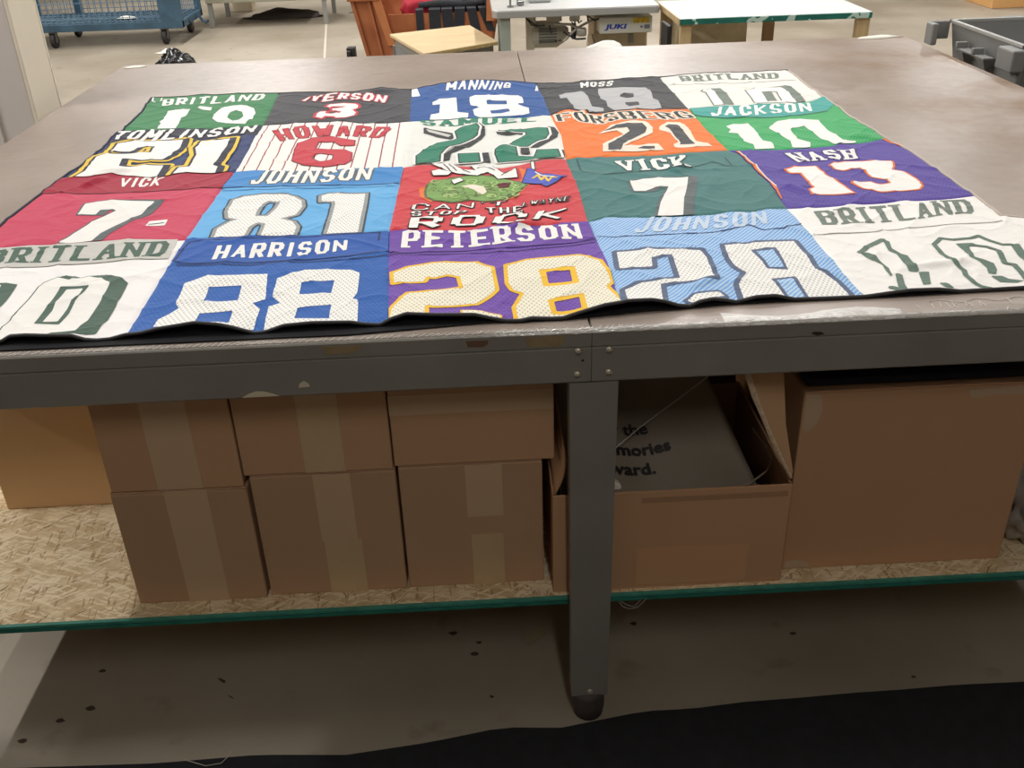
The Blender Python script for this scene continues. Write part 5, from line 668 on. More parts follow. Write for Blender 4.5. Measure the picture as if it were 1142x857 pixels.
# backing and binding
back=[];
for s in QROWS[0]: back+=s[:-1]
back.append(QROWS[0][-1][-1]); 
for s in QCOLS[5]: back+=s[1:]
fr=[]
for s in QROWS[4]: fr+=s[:-1]
fr.append(QROWS[4][-1][-1]); back+=fr[::-1][1:]
for s in QCOLS[0][::-1]: back+=s[::-1][1:]
front_strip=[(x,min(y,.012+max(0,(x+.12))*.10)) for x,y in resample([p for p in fr if -.86<p[0]<.35],40)]  # black strip ahead of the front edge, part fleece, part its shadow
X,Y=grid_for([back,front_strip],.01,.006); V,F=march(np.minimum(sdf(X,Y,[[tuple(p) for p in back]])-.003,sdf(X,Y,[front_strip+[(.35,.2),(-.80,.2)]])),X,Y)
m_fle=mat('black_fleece',(20,20,24),.95,bump=.3,bscale=400)
o=npmesh('backing',np.c_[np.array(V),np.full(len(V),T+.0012)],F,[m_fle],[0]*len(F),quilt); s=o.modifiers.new('thick','SOLIDIFY'); s.thickness=.002; s.offset=1
m_bind=mat('dark_binding',(58,58,60),.6,bump=.2,bscale=500)
R=resample(fr,420); zz=np.interp(R[:,0],EDGE[0],EDGE[2])
b=MB().tube([(x,y-.0012,T+z+.0046) for (x,y),z in zip(R,zz)],.0032,8); obj('binding',b,m_bind,quilt,smooth=True)
side=[p for s in QCOLS[5] for p in s]; R=resample(side,150); b=MB().tube([(x+.001,y,T+float(cloth_z(x,y))-.001) for x,y in R],.0032,6); obj('binding',b,mat('cream_binding',(190,178,168),.7),quilt,smooth=True)
side=[p for s in QCOLS[0] for p in s]; R=resample(side,150); b=MB().tube([(x-.001,y,T+float(cloth_z(x,y))-.001) for x,y in R],.0032,6); obj('binding',b,mat('navy_binding',(40,44,66),.7),quilt,smooth=True)
side=[p for s in QROWS[0] for p in s]; R=resample(side,200); b=MB().tube([(x,y+.001,T+float(cloth_z(x,y))-.001) for x,y in R],.0032,6); obj('binding',b,m_bind,quilt,smooth=True)
# crumpled flap of lettering hanging loose on the 28
# ================================================================ under-table shelf
SZ=.30
def osb():
    m=mat('strand_board',(232,212,174),.7,bump=.3,bscale=120,rgb2=(196,168,124),scale=25); nt=m.node_tree; L=nt.links; p=nt.nodes['Principled BSDF']
    tc=nd(nt,'ShaderNodeTexCoord'); prev=p.inputs['Base Color'].links[0].from_socket
    for i,(rot,col,pos) in enumerate([(.4,(240,222,186),.56),(1.5,(168,132,90),.62),(-.6,(244,228,196),.58),(2.3,(120,88,56),.68),(.1,(212,184,140),.60)]):
        mr=nd(nt,'ShaderNodeMapping'); mr.inputs['Rotation'].default_value=(0,0,rot); L.new(tc.outputs['Object'],mr.inputs[0]); mp=nd(nt,'ShaderNodeMapping'); mp.inputs['Scale'].default_value=(17,120,1); mp.inputs['Location'].default_value=(i*3.1,i,0); L.new(mr.outputs[0],mp.inputs[0])
        n=nd(nt,'ShaderNodeTexNoise'); n.inputs['Scale'].default_value=1.; n.inputs['Detail'].default_value=2; n.inputs['Distortion'].default_value=.6; L.new(mp.outputs[0],n.inputs['Vector'])
        f=math_node(nt,'MULTIPLY',math_node(nt,'GREATER_THAN',n.outputs[0],pos),.8)
        mx=nd(nt,'ShaderNodeMix',data_type='RGBA'); L.new(f,mx.inputs['Factor']); L.new(prev,mx.inputs['A']); mx.inputs['B'].default_value=lin(col)+(1,); prev=mx.outputs['Result']
    L.new(prev,p.inputs['Base Color']); return m
sh=thing('lower_shelf',(.3,1.2,SZ-.02),'pale strand board shelf with teal painted front edge under the work table','shelf')
obj('board',MB().box(-1.085,1.704,.044,2.35,SZ-.018,SZ,.001),osb(),sh)
m_teal=mat('teal_edge_paint',(44,128,112),.45,var=.3,scale=30)
obj('painted_edge',MB().box(-1.085,1.704,.036,.0438,SZ-.0075,SZ-.0003,.0008),mat('pale_teal_edge',(70,150,132),.45,var=.25,scale=40),sh); obj('painted_edge',MB().box(-1.085,1.704,.037,.0438,SZ-.018,SZ-.0105,.0008),m_teal,sh)
obj('edge_groove',MB().box(-1.085,1.704,.0385,.0438,SZ-.0105,SZ-.0075),mat('teal_dark',(20,66,62),.6),sh)
obj('side_rail',MB().box(-1.084,-1.078,.05,2.3,.155,SZ-.0185),m_steel,sh)  # added out of view, depth chosen to place the shadow edge on the floor
obj('support_bar',MB().box(-1.0,1.7,.3,.34,SZ-.05,SZ-.0185),m_steel,sh); obj('support_bar',MB().box(-1.0,1.7,2.0,2.04,SZ-.05,SZ-.0185),m_steel,sh)
# ---- cardboard boxes
def kraft(name,rgb,var=.06): 
    return mat(name,rgb,.78,var=var,scale=3,bump=.10,bscale=40,spec=.2)
K1=kraft('kraft_a',(196,156,120)); K2=kraft('kraft_b',(188,152,120)); K3=kraft('kraft_c',(226,188,142)); m_tp=mat('tan_packing_tape',(204,176,136),.38,var=.06,scale=20); m_tp2=mat('tan_tape_dull',(202,172,138),.5)
m_gap=mat('box_gap',(30,20,14),.9)
def carton(x0,x1,y0,y1,z0,z1,m,label,tapes=(),group=None,flapline=True):
    """closed carton: body with bevelled corners, top flaps with a centre gap, strips of packing tape"""
    b=thing('cardboard_box',((x0+x1)/2,(y0+y1)/2,z0),label,'cardboard box',group)
    obj('body',MB().box(x0,x1,y0,y1,z0,z1-.0042,.003),m,b)
    ym=(y0+y1)/2
    obj('flap',MB().box(x0+.001,x1-.001,y0+.001,ym-.001,z1-.004,z1,.001),m,b); obj('flap',MB().box(x0+.001,x1-.001,ym+.001,y1-.001,z1-.004,z1,.001),m,b)
    for (a,c,za,zb,tm) in tapes: obj('packing_tape',MB().box(a,c,y0-.0006,y0+.0004,za,zb),tm,b)
    return b
zt=SZ
carton(-.615,-.360,.083,.48,zt+.0,zt+.270,K2,'bottom carton of the left pair, nearest the bright board, with a wide tan tape strip',[(-.515,-.435,zt,zt+.268,m_tp2)],None)
carton(-.612,-.364,.085,.48,zt+.2705,zt+.500,K1,'upper carton of the left pair, under the table rail, tape strip down its face',[(-.523,-.44,zt+.272,zt+.498,m_tp2)],None)
carton(-.353,-.079,.088,.47,zt,zt+.292,K2,'bottom middle carton with stepped tan tape, between two other cartons',[(-.235,-.165,zt+.132,zt+.287,m_tp2),(-.231,-.158,zt,zt+.132,m_tp)],None)
carton(-.361,-.082,.086,.47,zt+.293,zt+.495,K1,'upper middle carton with one vertical tan tape strip under the table rail',[(-.245,-.170,zt+.294,zt+.492,m_tp)],None)
carton(-.074,.199,.09,.46,zt,zt+.296,K2,'bottom right carton of the row with two separate tape squares on its face',[(.052,.122,zt+.17,zt+.290,m_tp2),(.057,.120,zt,zt+.127,m_tp)],None)
carton(-.079,.222,.088,.46,zt+.2965,zt+.492,K1,'upper carton beside the steel leg with a horizontal tape band along its top',[(-.079,.221,zt+.408,zt+.45,m_tp2)],None)
carton(-1.02,-.675,.435,.80,zt,zt+.42,K3,'plain orange brown carton standing alone further back on the board, far left')
# open box E
e=thing('open_cardboard_box',(.44,.25,zt),'open cardboard box right of the steel leg with a printed bag inside','cardboard box')
x0,x1,y0,y1,h=.215,.672,.052,.46,.236
t=.005
def wallmesh(ax0,ax1,ay0,ay1,top): return MB().box(ax0,ax1,ay0,ay1,zt+.003,top,.0015)
w=MB(); w.box(x0,x1,y0,y1,zt,zt+.004)
w.box(x0,x1,y0,y0+t,zt+.004,zt+h,.0015); w.box(x0,x1,y1-t,y1,zt+.004,zt+h,.0015); w.box(x0,x0+t,y0+t,y1-t,zt+.004,zt+h); w.box(x1-t,x1,y0+t,y1-t,zt+.004,zt+h)
obj('body',w,kraft('kraft_open',(196,154,118)),e)
obj('packing_tape',MB().box(.385,.665,y0-.0008,y0+.0002,zt+.21,zt+.222),mat('worn_tape',(170,132,100),.45),e)
obj('packing_tape',MB().box(.38,.6,y0-.0007,y0+.0003,zt+.01,zt+.10),mat('faint_tape',(206,160,120),.4),e)
def flap(pts,th,m,name='flap'):
    a=[Vector(p) for p in pts]; n=(a[1]-a[0]).cross(a[-1]-a[0]).normalized()*th; k=len(a)
    mb=MB().add([*a,*[p+n for p in a]],[tuple(range(k))[::-1],tuple(range(k,2*k))]+[(i,(i+1)%k,k+(i+1)%k,k+i) for i in range(k)]); return obj(name,mb,m,e)
kf=kraft('kraft_flap',(204,164,126))
flap([(.668,.056,.545),(.660,.056,.560),(.628,.055,.632),(.593,.054,.710),(.560,.055,.790),(.632,.075,.800),(.650,.068,.66),(.672,.060,.560)],.005,kf)
obj('torn_edge',MB().tube([(.667,.053,.552),(.645,.052,.594),(.622,.051,.640),(.600,.050,.690),(.580,.051,.735),(.560,.052,.790)],[.003,.004,.005,.0045,.006,.006],6),mat('torn_kraft',(226,200,168),.9,var=.3,scale=120),e)
# left flap curling outwards behind the leg
pf=[]
for k in range(9):
    s=k/8; pf.append((x0+.003+.012*math.sin(s*2.6)+.012*s, zt+h+.10*s))
cv=MB(); n=len(pf); vs=[(a,.058,b) for a,b in pf]+[(a,.42,b) for a,b in pf]; cv.add(vs,[(i,i+1,n+i+1,n+i) for i in range(n-1)])
fo=obj('flap',cv,kraft('kraft_dark',(190,148,110)),e,smooth=True); sm=fo.modifiers.new('thick','SOLIDIFY'); sm.thickness=.004
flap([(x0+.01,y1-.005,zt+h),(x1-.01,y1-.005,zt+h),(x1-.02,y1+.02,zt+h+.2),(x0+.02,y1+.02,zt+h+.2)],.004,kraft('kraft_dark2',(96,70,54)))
# printed bag inside
def bagz(u,v): # u across, v depth: bulging paper bag
    return None
bag=thing('printed_bag',(.5,.2,zt+.01),'crumpled grey brown bag with dark print lying in the open box','bag')
nx,ny=30,22; vs=[]; fs=[]
def bagp(u,v):
    x=.235+(.43-.14*v)*u; y=.075+.02*math.sin(3*u)+.30*v; z=.448+ .285*v+.018*math.sin(u*5+v*3)+.018*math.sin(u*9+1)*(1-v)-.11*max(0,u-.6)*(.2+v)
    return (x,y,z)
for j in range(ny):
    for i in range(nx): vs.append(bagp(i/(nx-1),j/(ny-1)))
for j in range(ny-1):
    for i in range(nx-1): fs.append((j*nx+i,j*nx+i+1,(j+1)*nx+i+1,(j+1)*nx+i))
m_bag=mat('grey_brown_bag',(140,128,110),.6,var=.12,scale=10,bump=.3,bscale=60)
bo=obj('front_sheet',MB().add(vs,fs),m_bag,bag,smooth=True); sm=bo.modifiers.new('thick','SOLIDIFY'); sm.thickness=.006
obj('body',MB().box(.25,.64,.09,.40,zt+.01,.455,.03),mat('bag_body',(56,50,46),.8),bag,smooth=True)
obj('piping',MB().tube([(.338,.165,.553),(.40,.20,.585),(.48,.245,.617),(.571,.292,.658)],.0013,6),mat('pale_piping',(190,186,178),.5),bag)
obj('piping',MB().tube([(.635,.215,.563),(.655,.185,.540),(.663,.16,.521),(.650,.145,.505),(.615,.125,.492),(.57,.11,.485)],.0022,6),mat('tan_piping',(150,134,112),.6),bag)
def font_mesh(s,size,bold=.0,shear=0.,ext=0.):
    cu=bpy.data.curves.new('t','FONT'); cu.body=s; cu.size=size; cu.offset=bold; cu.shear=shear; cu.extrude=ext; cu.resolution_u=3
    to=bpy.data.objects.new('t',cu); C.objects.link(to); dg=bpy.context.evaluated_depsgraph_get(); dg.update(); me=bpy.data.meshes.new_from_object(to.evaluated_get(dg)); 
    vs=[tuple(v.co) for v in me.vertices]; fs=[tuple(p.vertices) for p in me.polygons]; bpy.data.objects.remove(to); bpy.data.meshes.remove(me); return vs,fs
m_ink=mat('dark_print',(26,20,18),.6)
for s,u0,v0,ax in (("by the",.24,.40,0),("memories",.17,.28,0),("forward.",.12,.17,0)):
    vs,fs=font_mesh(s,.05,.0012); mb=MB()
    q=[]
    for (a,b_,c_) in vs:
        u=u0+a/.415*.9; v=v0+b_/.30*.50+a*.30; p=bagp(min(max(u,0),1),min(max(v,0),1)); q.append((p[0],p[1]-.0055,p[2]+.0055))
    mb.add(q,fs); obj('print',mb,m_ink,bag)
tag(obj('foam_corner',MB().prism([(.318,.545),(.321,.558),(.327,.562),(.341,.552),(.347,.543),(.345,.538),(.32,.538)],1,.059,.075,.002),mat('white_foam',(225,220,205),.7)),'small white wedge poking out of the open box beside the steel leg','foam')
# dark cloth pile behind
def blob(name,c,r,m,label,cat,seed=0,amp=.25,parent=None,flatz=None):
    bm=bmesh.new(); bmesh.ops.create_icosphere(bm,subdivisions=4,radius=1.)
    for v in bm.verts:
        n=float(vnoise(v.co.x*2+seed+3,v.co.y*2+v.co.z*1.7,.55,0))+.5*float(vnoise(v.co.z*3+5+seed,v.co.x*2-v.co.y*2,.3,1))
        k=1+amp*(n-.75); v.co=Vector((c[0]+v.co.x*r[0]*k,c[1]+v.co.y*r[1]*k,c[2]+v.co.z*r[2]*k))
        if flatz is not None and v.co.z<flatz: v.co.z=flatz
    o=obj(name,MB().bm(bm),m,parent,smooth=True)
    if label: tag(o,label,cat)
    return o
# big box F
carton(.684,1.135,.085,.55,zt,zt+.418,kraft('kraft_big',(194,152,116)),'largest carton with plain face at the right end of the shelf',[])
tag(obj('carton_top_dark',MB().box(.69,1.13,.10,.54,zt+.4185,zt+.436,.006).box(.72,1.10,.13,.52,zt+.4365,zt+.452,.006),mat('navy_black_shade',(26,27,38),.9,bump=.3,bscale=80)),'navy black layers standing in for the dark gap above the largest carton under the rail','cloth')  # dark layers added where the gap over the carton lies in shade
bf=[o for o in bpy.data.objects if o.name.startswith('cardboard_box') and 'largest' in o.get('label','')][0]
m_cl=mat('clear_tape_patch',(214,186,156),.25,alpha=.75)
obj('packing_tape',MB().prism([(.688,.715),(.715,.713),(.722,.675),(.714,.648),(.700,.632),(.689,.636)],1,.0844,.0856),m_cl,bf)
obj('packing_tape',MB().prism([(.99,.706),(1.13,.712),(1.13,.690),(1.05,.694),(1.0,.688)],1,.0844,.0856),m_cl,bf)
obj('packing_tape',MB().prism([(.69,.303),(.74,.303),(.735,.318),(.71,.325),(.69,.320)],1,.0844,.0856),m_cl,bf)
blob('plastic_bag',(1.225,.16,zt+.10),(.06,.09,.1),mat('milky_bag',(196,190,182),.3,var=.4,scale=30),'pale crumpled plastic bag at the right edge beside the largest carton','bag',3,.5,None,zt+.001)
# loose threads under the shelf edge
th=MB(); th.tube([(.345,.034,.283),(.352,.032,.272),(.366,.031,.266),(.382,.031,.269),(.394,.033,.281),(.400,.034,.290)],.0007,5); th.tube([(.349,.034,.284),(.36,.032,.276),(.375,.031,.271),(.388,.034,.286)],.0006,5)
tag(obj('loose_thread',th,mat('pale_thread',(170,166,158),.8)),'pale loose thread hanging below the shelf edge beside the steel leg','thread')
# ---- black mat in front
edge=[(-2.2,-.02),(-1.4,-.05),(-.92,-.053),(-.6,-.062),(-.40,-.055),(-.22,-.068),(-.05,-.048),(.10,-.020),(.22,-.030),(.31,-.014),(.40,.002),(.50,.001),(.62,.012),(.72,.014),(.86,.020),(.95,.021),(1.08,.026),(1.23,.024),(1.6,.03),(2.2,.03)]
edge=[tuple(p) for p in resample(edge,90)]
pts=edge+[(2.2,-1.3),(-2.2,-1.3)]
mb=MB().prism(pts,2,.0,.006)
tag(obj('floor_mat',mb,mat('black_felt',(24,24,28),.95,var=.4,scale=30,bump=.4,bscale=300)),'black fabric mat on the concrete floor in front of the work table','mat')
# floor debris and stains
m_deb=mat('dark_debris',(66,54,44),.9); 
for i,(x,y,a,l) in enumerate([(.045,.20,.8,.02),(-.005,.27,.4,.022),(.055,.235,.6,.014),(.08,.07,1.4,.010),(-.80,.21,.5,.018),(-.845,.07,.7,.020),(-.79,.10,.8,.022),(-.905,.02,.7,.02),(.42,.27,.9,.016),(.78,.21,.3,.018),(1.0,.06,.4,.012),(-.52,.16,2.,.022),(-.49,.11,2.2,.016),(.33,.16,1.2,.03)]):
    p=[(x+math.cos(a+t)*l*(.5+.12*math.sin(3*t+i))*(1 if k%2 else .8)*math.cos(0), y+math.sin(t)*l*.22+math.cos(t)*l*.3*math.sin(a)) for k,t in enumerate(np.linspace(0,6.0,9))]
    tag(obj('floor_debris',MB().prism(p,2,.0002,.0014),m_deb),'small dark crumb of debris on the shaded floor below the shelf','debris','dark debris on the floor under the table')
tag(obj('tape_scrap',MB().prism([(.155,.235),(.185,.268),(.215,.272),(.212,.252),(.172,.222)],2,.0002,.0012),mat('tan_floor_tape',(150,134,106),.6)),'tan tape scrap stuck on the floor left of the steel leg','tape scrap')
th=MB(); th.tube([(-.55,-.058,.008),(-.50,-.078,.009),(-.47,-.074,.0095),(-.455,-.05,.008),(-.46,-.038,.005)],.0009,5)
tag(obj('loose_thread',th,MATS['pale_thread']),'pale curl of thread lying over the edge of the black mat','thread')
# ================================================================ beyond the table
# grey partition post / cabinet, left
cb=thing('tall_metal_cabinet',(-1.9,1.87,0),'tall metal cabinet with grey shaded front and beige lit side, left of the work table','cabinet')
m_cab=mat('cabinet_shaded',(218,211,207),.5,var=.04,scale=3); m_cabb=mat('cabinet_lit',(238,229,210),.5,var=.06,scale=3)  # front greyed for shade, side paler for the light falling on it
obj('body',MB().box(-2.4,-1.312,1.775,1.975,.0,2.1,.004),m_cab,cb)
obj('side_panel',MB().box(-1.3118,-1.300,1.770,1.968,.0,2.1,.003),m_cabb,cb)
obj('edge_trim',MB().box(-1.306,-1.298,1.9682,1.978,0,2.1,.002),mat('cabinet_trim',(236,230,214),.4),cb)
obj('door',MB().box(-1.84,-1.425,1.768,1.7745,.05,2.05,.002),m_cab,cb); obj('door',MB().box(-2.36,-1.85,1.768,1.7745,.05,2.05,.002),m_cab,cb)
# blue wire cart
bl=mat('blue_cart_paint',(60,90,110),.45,var=.3,scale=12); bl2=mat('blue_cart_dark',(50,78,98),.5,var=.3,scale=12)
CX0,CX1,CY0,CY1=-4.35,-2.66,8.55,9.36
ct=thing('wire_mesh_cart',(-3.5,9.0,0),'blue steel wire mesh cart on black casters, far left beyond the table','cart')
m=MB(); m.box(CX0,CX1,CY0,CY0+.05,.15,.215,.004); m.box(CX0,CX1,CY1-.05,CY1,.15,.215,.004); m.box(CX0,CX0+.05,CY0,CY1,.15,.215,.004); m.box(CX1-.05,CX1,CY0,CY1,.15,.215,.004)
for k in range(3): m.box(CX0,CX1,CY0+.25+.25*k,CY0+.28+.25*k,.15,.19)
obj('base_frame',m,bl,ct)
m=MB()
for k in range(54):
    x=CX0+.06+k*(CX1-CX0-.12)/53; m.box(x-.004,x+.010,CY0+.05,CY1-.05,.196,.206)
for k in range(0):
    a=CX0+.05+k*.045; m.tube([(a,CY0+.05,.214),(min(a+.35,CX1-.05),CY0+.05+.9*min(1,(min(a+.35,CX1-.05)-a)/.35),.214)],.006,4)
obj('deck_plate',m,bl2,ct)
m=MB()
for k in range(30):
    for q in range(5):
        a=CX0+.08+k*.052; y=CY0+.1+q*.16; m.hexa([(a,y,.207),(a+.012,y,.207),(a+.042,y+.10,.207),(a+.03,y+.10,.207)],[(a,y,.216),(a+.012,y,.216),(a+.042,y+.10,.216),(a+.03,y+.10,.216)])
tag(obj('deck_grating',m,mat('worn_grate',(120,146,164),.4,.2,var=.3,scale=20),ct),kind='stuff')
for (x,y) in ((CX0,CY0),(CX1-.06,CY0),(CX0,CY1-.06),(CX1-.06,CY1-.06),(-3.93,CY1-.06)): obj('post',MB().box(x,x+.06,y,y+.06,.15,1.5,.003),bl,ct)
m=MB()
for yy in (CY0+.03,CY1-.03):
    for k in range(26): x=CX0+.06+k*(CX1-CX0-.12)/25; m.tube([(x,yy,.2),(x,yy,1.45)],.0035,4)
    for k in range(9): z=.26+k*.14; m.tube([(CX0+.03,yy,z),(CX1-.03,yy,z)],.0035,4)
for xx in (CX1-.03,):
    for k in range(14): y=CY0+.06+k*(CY1-CY0-.12)/13; m.tube([(xx,y,.2),(xx,y,1.45)],.0035,4)
    for k in range(9): z=.26+k*.14; m.tube([(xx,CY0+.03,z),(xx,CY1-.03,z)],.0035,4)
obj('corner_plate',MB().box(CX1-.20,CX1-.0,CY0-.006,CY0-.001,.15,1.5,.002),bl,ct)
obj('wire_mesh',m,mat('blue_wire',(96,124,148),.4,.2),ct)
def caster(x,y,r=.078,a=0.,par=None):
    k=obj('caster',MB().lathe([(r*.5,-.02),(r*.93,-.021),(r,-.014),(r,.014),(r*.93,.021),(r*.5,.02)],(x,y,r),22,0),mat('black_rubber',(36,34,34),.6),par,smooth=False)
    obj('fork',MB().box(x-.032,x-.025,y-.03,y+.03,r,2*r,.002).box(x+.025,x+.032,y-.03,y+.03,r,2*r,.002).box(x-.032,x+.032,y-.035,y+.035,2*r-.003,2*r+.01,.002),mat('caster_steel',(120,118,114),.4,.5),k)
    obj('hub',MB().lathe([(r*.35,-.026),(r*.35,.026)],(x,y,r),12,0),mat('hub_grey',(110,104,98),.5),k)
for x,y in ((CX0+.42,CY0+.06),(CX1-.2,CY0+.06),(CX0+.42,CY1-.1),(CX1-.12,CY1-.1)): caster(x,y,.071,0,ct)
obj('tow_hook',MB().tube([(CX1+.0,9.2,.17),(CX1+.03,9.2,.12),(CX1+.06,9.2,.10),(CX1+.09,9.2,.12)],.014,8),bl2,ct)
o=crumple('paper_scrap',[(-3.36,8.80),(-3.34,8.95),(-3.28,8.9),(-3.16,8.86),(-3.18,8.80),(-3.28,8.78)],.222,m_paper,'white paper scrap lying on the deck of the blue wire cart','paper scrap',.02,6)
tag(obj('wall_column',MB().box(-2.62,-2.40,10.6,10.8,0,CEIL,.01),mat('column_beige',(206,192,166),.6)),'beige square column standing behind the blue wire cart','column')
# long grey table far behind
g=mat('grey_bench_paint',(138,138,132),.45,var=.1,scale=8)
lt=thing('long_bench',(-2.0,9.8,0),'long low grey steel bench with thin legs far behind the work table','bench')
obj('shelf',MB().box(-2.64,-1.38,9.46,10.3,.245,.30,.004),mat('bench_top',(150,146,128),.5,var=.1),lt)
for (x,y) in ((-2.63,9.48),(-1.44,9.48),(-2.63,10.24),(-1.44,10.24)): obj('leg',MB().box(x,x+.045,y,y+.045,0,.9,.003),g,lt)
obj('top',MB().box(-2.7,-1.3,9.4,10.4,.9,.94,.004),g,lt)
tag(blob('bench_shade',(-1.95,10.1,.0),(.42,.2,.14),mat('bench_shade',(74,64,60),.8),'',''),'low dark mound standing in for the shadow under the long grey bench','shade')  # dark mound painted mostly for the shadow under the bench
bpy.data.objects['bench_shade'].location.z=.0
for v in bpy.data.objects['bench_shade'].data.vertices: v.co.z=max(v.co.z,0.2)-.2
tag(obj('floor_mat',MB().prism([(-1.25,10.2),(-.95,10.9),(-.6,10.9),(-.6,10.2)],2,0,.008),mat('grey_mat',(110,108,102),.8)),'small grey mat on the floor between the bench and the orange tub','mat')
# black trash bag on floor
tag(blob('trash_bag',(-2.35,7.0,.06),(.17,.16,.135),mat('black_plastic_bag',(22,22,24),.22,bump=.5,bscale=25),'','',2,.45,None,.001),'black plastic bag on the floor just beyond the table far edge','bag')
crumple('plastic_sheet',[(-2.50,6.98),(-2.46,7.04),(-2.38,7.06),(-2.30,7.03),(-2.36,7.0),(-2.44,6.95)],.192,m_paper,'shiny white plastic lying on top of the black plastic bag','plastic',.03,9)
# orange laundry tub
to=thing('laundry_tub',(-.25,6.2,0),'large orange brown plastic laundry tub on casters with a notched front','tub')
m_or=mat('orange_brown_plastic',(178,110,68),.5,var=.14,scale=5,bump=.05,bscale=10,rgb2=(152,86,50))
zb,zr=.15,.86
def tubw(u,z):  # outline scale with height
    k=(z-zb)/(zr-zb); return k
def ringpt(x,y,z):
    k=(z-zb)/(zr-zb); cx,cy=-.17,6.25; return (cx+(x-cx)*(1+.34*k),cy+(y-cy)*(1+.10*k),z)
F=lambda x,z:ringpt(x,5.75,z)
fx0,fx1,by=-.60,.22,6.9
m=MB()
def wallp(a,b,zlist,th=.02):
    pass
# front wall with a deep notch
def quad(pa,pb,pc,pd,th=(0,.02,0)):
    a=[Vector(p) for p in (pa,pb,pc,pd)]; n=Vector(th); m.hexa(a,[p+n for p in a])
quad(F(fx0,zb),F(fx0+.19,zb),F(fx0+.12,zr),F(fx0,zr)); quad(F(fx0+.19,zb),F(fx1-.06,zb),F(fx1-.06,.60),F(fx0+.19,.60)); quad(F(fx1-.06,zb),F(fx1,zb),F(fx1,zr),F(fx1-.02,zr))
quad(ringpt(fx0,5.75,zb),ringpt(fx0,by,zb),ringpt(fx0,by,zr),ringpt(fx0,5.75,zr),(.02,0,0)); quad(ringpt(fx1,5.75,zb),ringpt(fx1,by,zb),ringpt(fx1,by,zr),ringpt(fx1,5.75,zr),(-.02,0,0)); quad(ringpt(fx0,by,zb),ringpt(fx1,by,zb),ringpt(fx1,by,zr),ringpt(fx0,by,zr),(0,-.02,0))
quad((fx0,5.75,zb),(fx1,5.75,zb),(fx1,by,zb),(fx0,by,zb),(0,0,.02))
obj('body',m,m_or,to)
m=MB()
def rib(x,z0,z1,w=.02): a=F(x,z0);b=F(x,z1); m.hexa([(a[0]-w,a[1]-.02,a[2]),(a[0]+w,a[1]-.02,a[2]),(a[0]+w,a[1],a[2]),(a[0]-w,a[1],a[2])],[(b[0]-w,b[1]-.02,b[2]),(b[0]+w,b[1]-.02,b[2]),(b[0]+w,b[1],b[2]),(b[0]-w,b[1],b[2])])
rib(fx0+.01,zb,.72,.012); rib(fx0+.10,zb,.70,.008); rib(fx0+.165,zb,.66,.012); 
a=F(fx0-.01,.73); b=F(fx0+.17,.74); m.box(a[0],b[0],a[1]-.045,a[1]-.0,.70,.745,.008)
a=F(fx0,.745);b=F(fx0+.15,.745); m.hexa([(a[0]-.02,a[1]-.05,.74),(b[0]-.05,a[1]-.05,.745),(b[0]-.05,a[1],.745),(a[0]-.02,a[1],.74)],[(a[0]-.03,a[1]-.05,.87),(b[0]-.08,a[1]-.05,.87),(b[0]-.08,a[1],.87),(a[0]-.03,a[1],.87)])
obj('rim_and_ribs',m,m_or,to)
m=MB(); a=F(fx0+.19,.56); b=F(fx0+.14,.9)
m.hexa([(a[0]-.02,a[1]-.03,.40),(a[0]+.03,a[1]-.03,.40),(a[0]+.03,a[1],.40),(a[0]-.02,a[1],.40)],[(b[0]-.05,b[1]-.03,.9),(b[0]+.01,b[1]-.03,.9),(b[0]+.01,b[1],.9),(b[0]-.05,b[1],.9)])
obj('notch_frame',m,mat('orange_light',(190,120,74),.5,var=.1),to); m=MB(); a=F(fx1-.05,.56); m.hexa([(a[0]-.02,a[1]-.03,.54),(a[0]+.04,a[1]-.03,.54),(a[0]+.04,a[1],.54),(a[0]-.02,a[1],.54)],[(a[0]+.00,a[1]-.05,.9),(a[0]+.09,a[1]-.05,.9),(a[0]+.09,a[1],.9),(a[0],a[1],.9)])
obj('notch_frame',m,mat('orange_light',(196,112,62),.5,var=.1),to)
m_strap=mat('black_strap',(44,46,52),.85,var=.2,scale=40)
for k,(xx,w,tl) in enumerate([(-.245,.026,0),(-.14,.040,.0),(-.055,.038,.01),(.035,.036,-.01),(.115,.032,.03),(.19,.028,.06)]):
    a=F(-.17,.52); y=5.72
    obj('strap',MB().hexa([(xx-w+tl,y,.47),(xx+w+tl,y,.47),(xx+w+tl,y+.01,.47),(xx-w+tl,y+.01,.47)],[(xx-w,y-.01,.625),(xx+w,y-.01,.625),(xx+w,y+.06,.63),(xx-w,y+.06,.63)]),m_strap,to)
for x,y in ((-.55,5.9),(.15,5.9),(-.55,6.75),(.15,6.75)): caster(x,y,.06,0,to)
obj('fabric_roll',MB().tube([(-.25,5.80,.645),(-.1,5.81,.648),(.05,5.80,.64),(.2,5.81,.645)],[.018,.03,.028,.02],10),m_strap,to,smooth=True)
blob('red_cloth',(-.20,6.02,.60),(.185,.2,.165),mat('red_fleece',(178,44,62),.85,bump=.3,bscale=60),'crumpled red cloth lying in the orange laundry tub, left of the blue cloth','cloth',1,.3)
blob('blue_cloth',(.075,6.0,.62),(.068,.2,.15),mat('blue_fleece',(28,46,104),.8),'crumpled royal blue cloth in the orange laundry tub beside the red cloth','cloth',5,.3)
blob('navy_cloth',(.245,6.0,.62),(.095,.2,.15),mat('navy_fleece',(40,46,66),.85,bump=.3,bscale=60),'crumpled dark navy cloth at the right end of the orange laundry tub','cloth',8,.35)
tag(obj('black_crate',MB().box(-.975,-.90,7.35,7.45,0,.11,.006).box(-.97,-.94,7.30,7.352,0.02,.09,.004),mat('black_plastic',(26,26,26),.5)),'small black block on the floor left of the orange laundry tub','block')
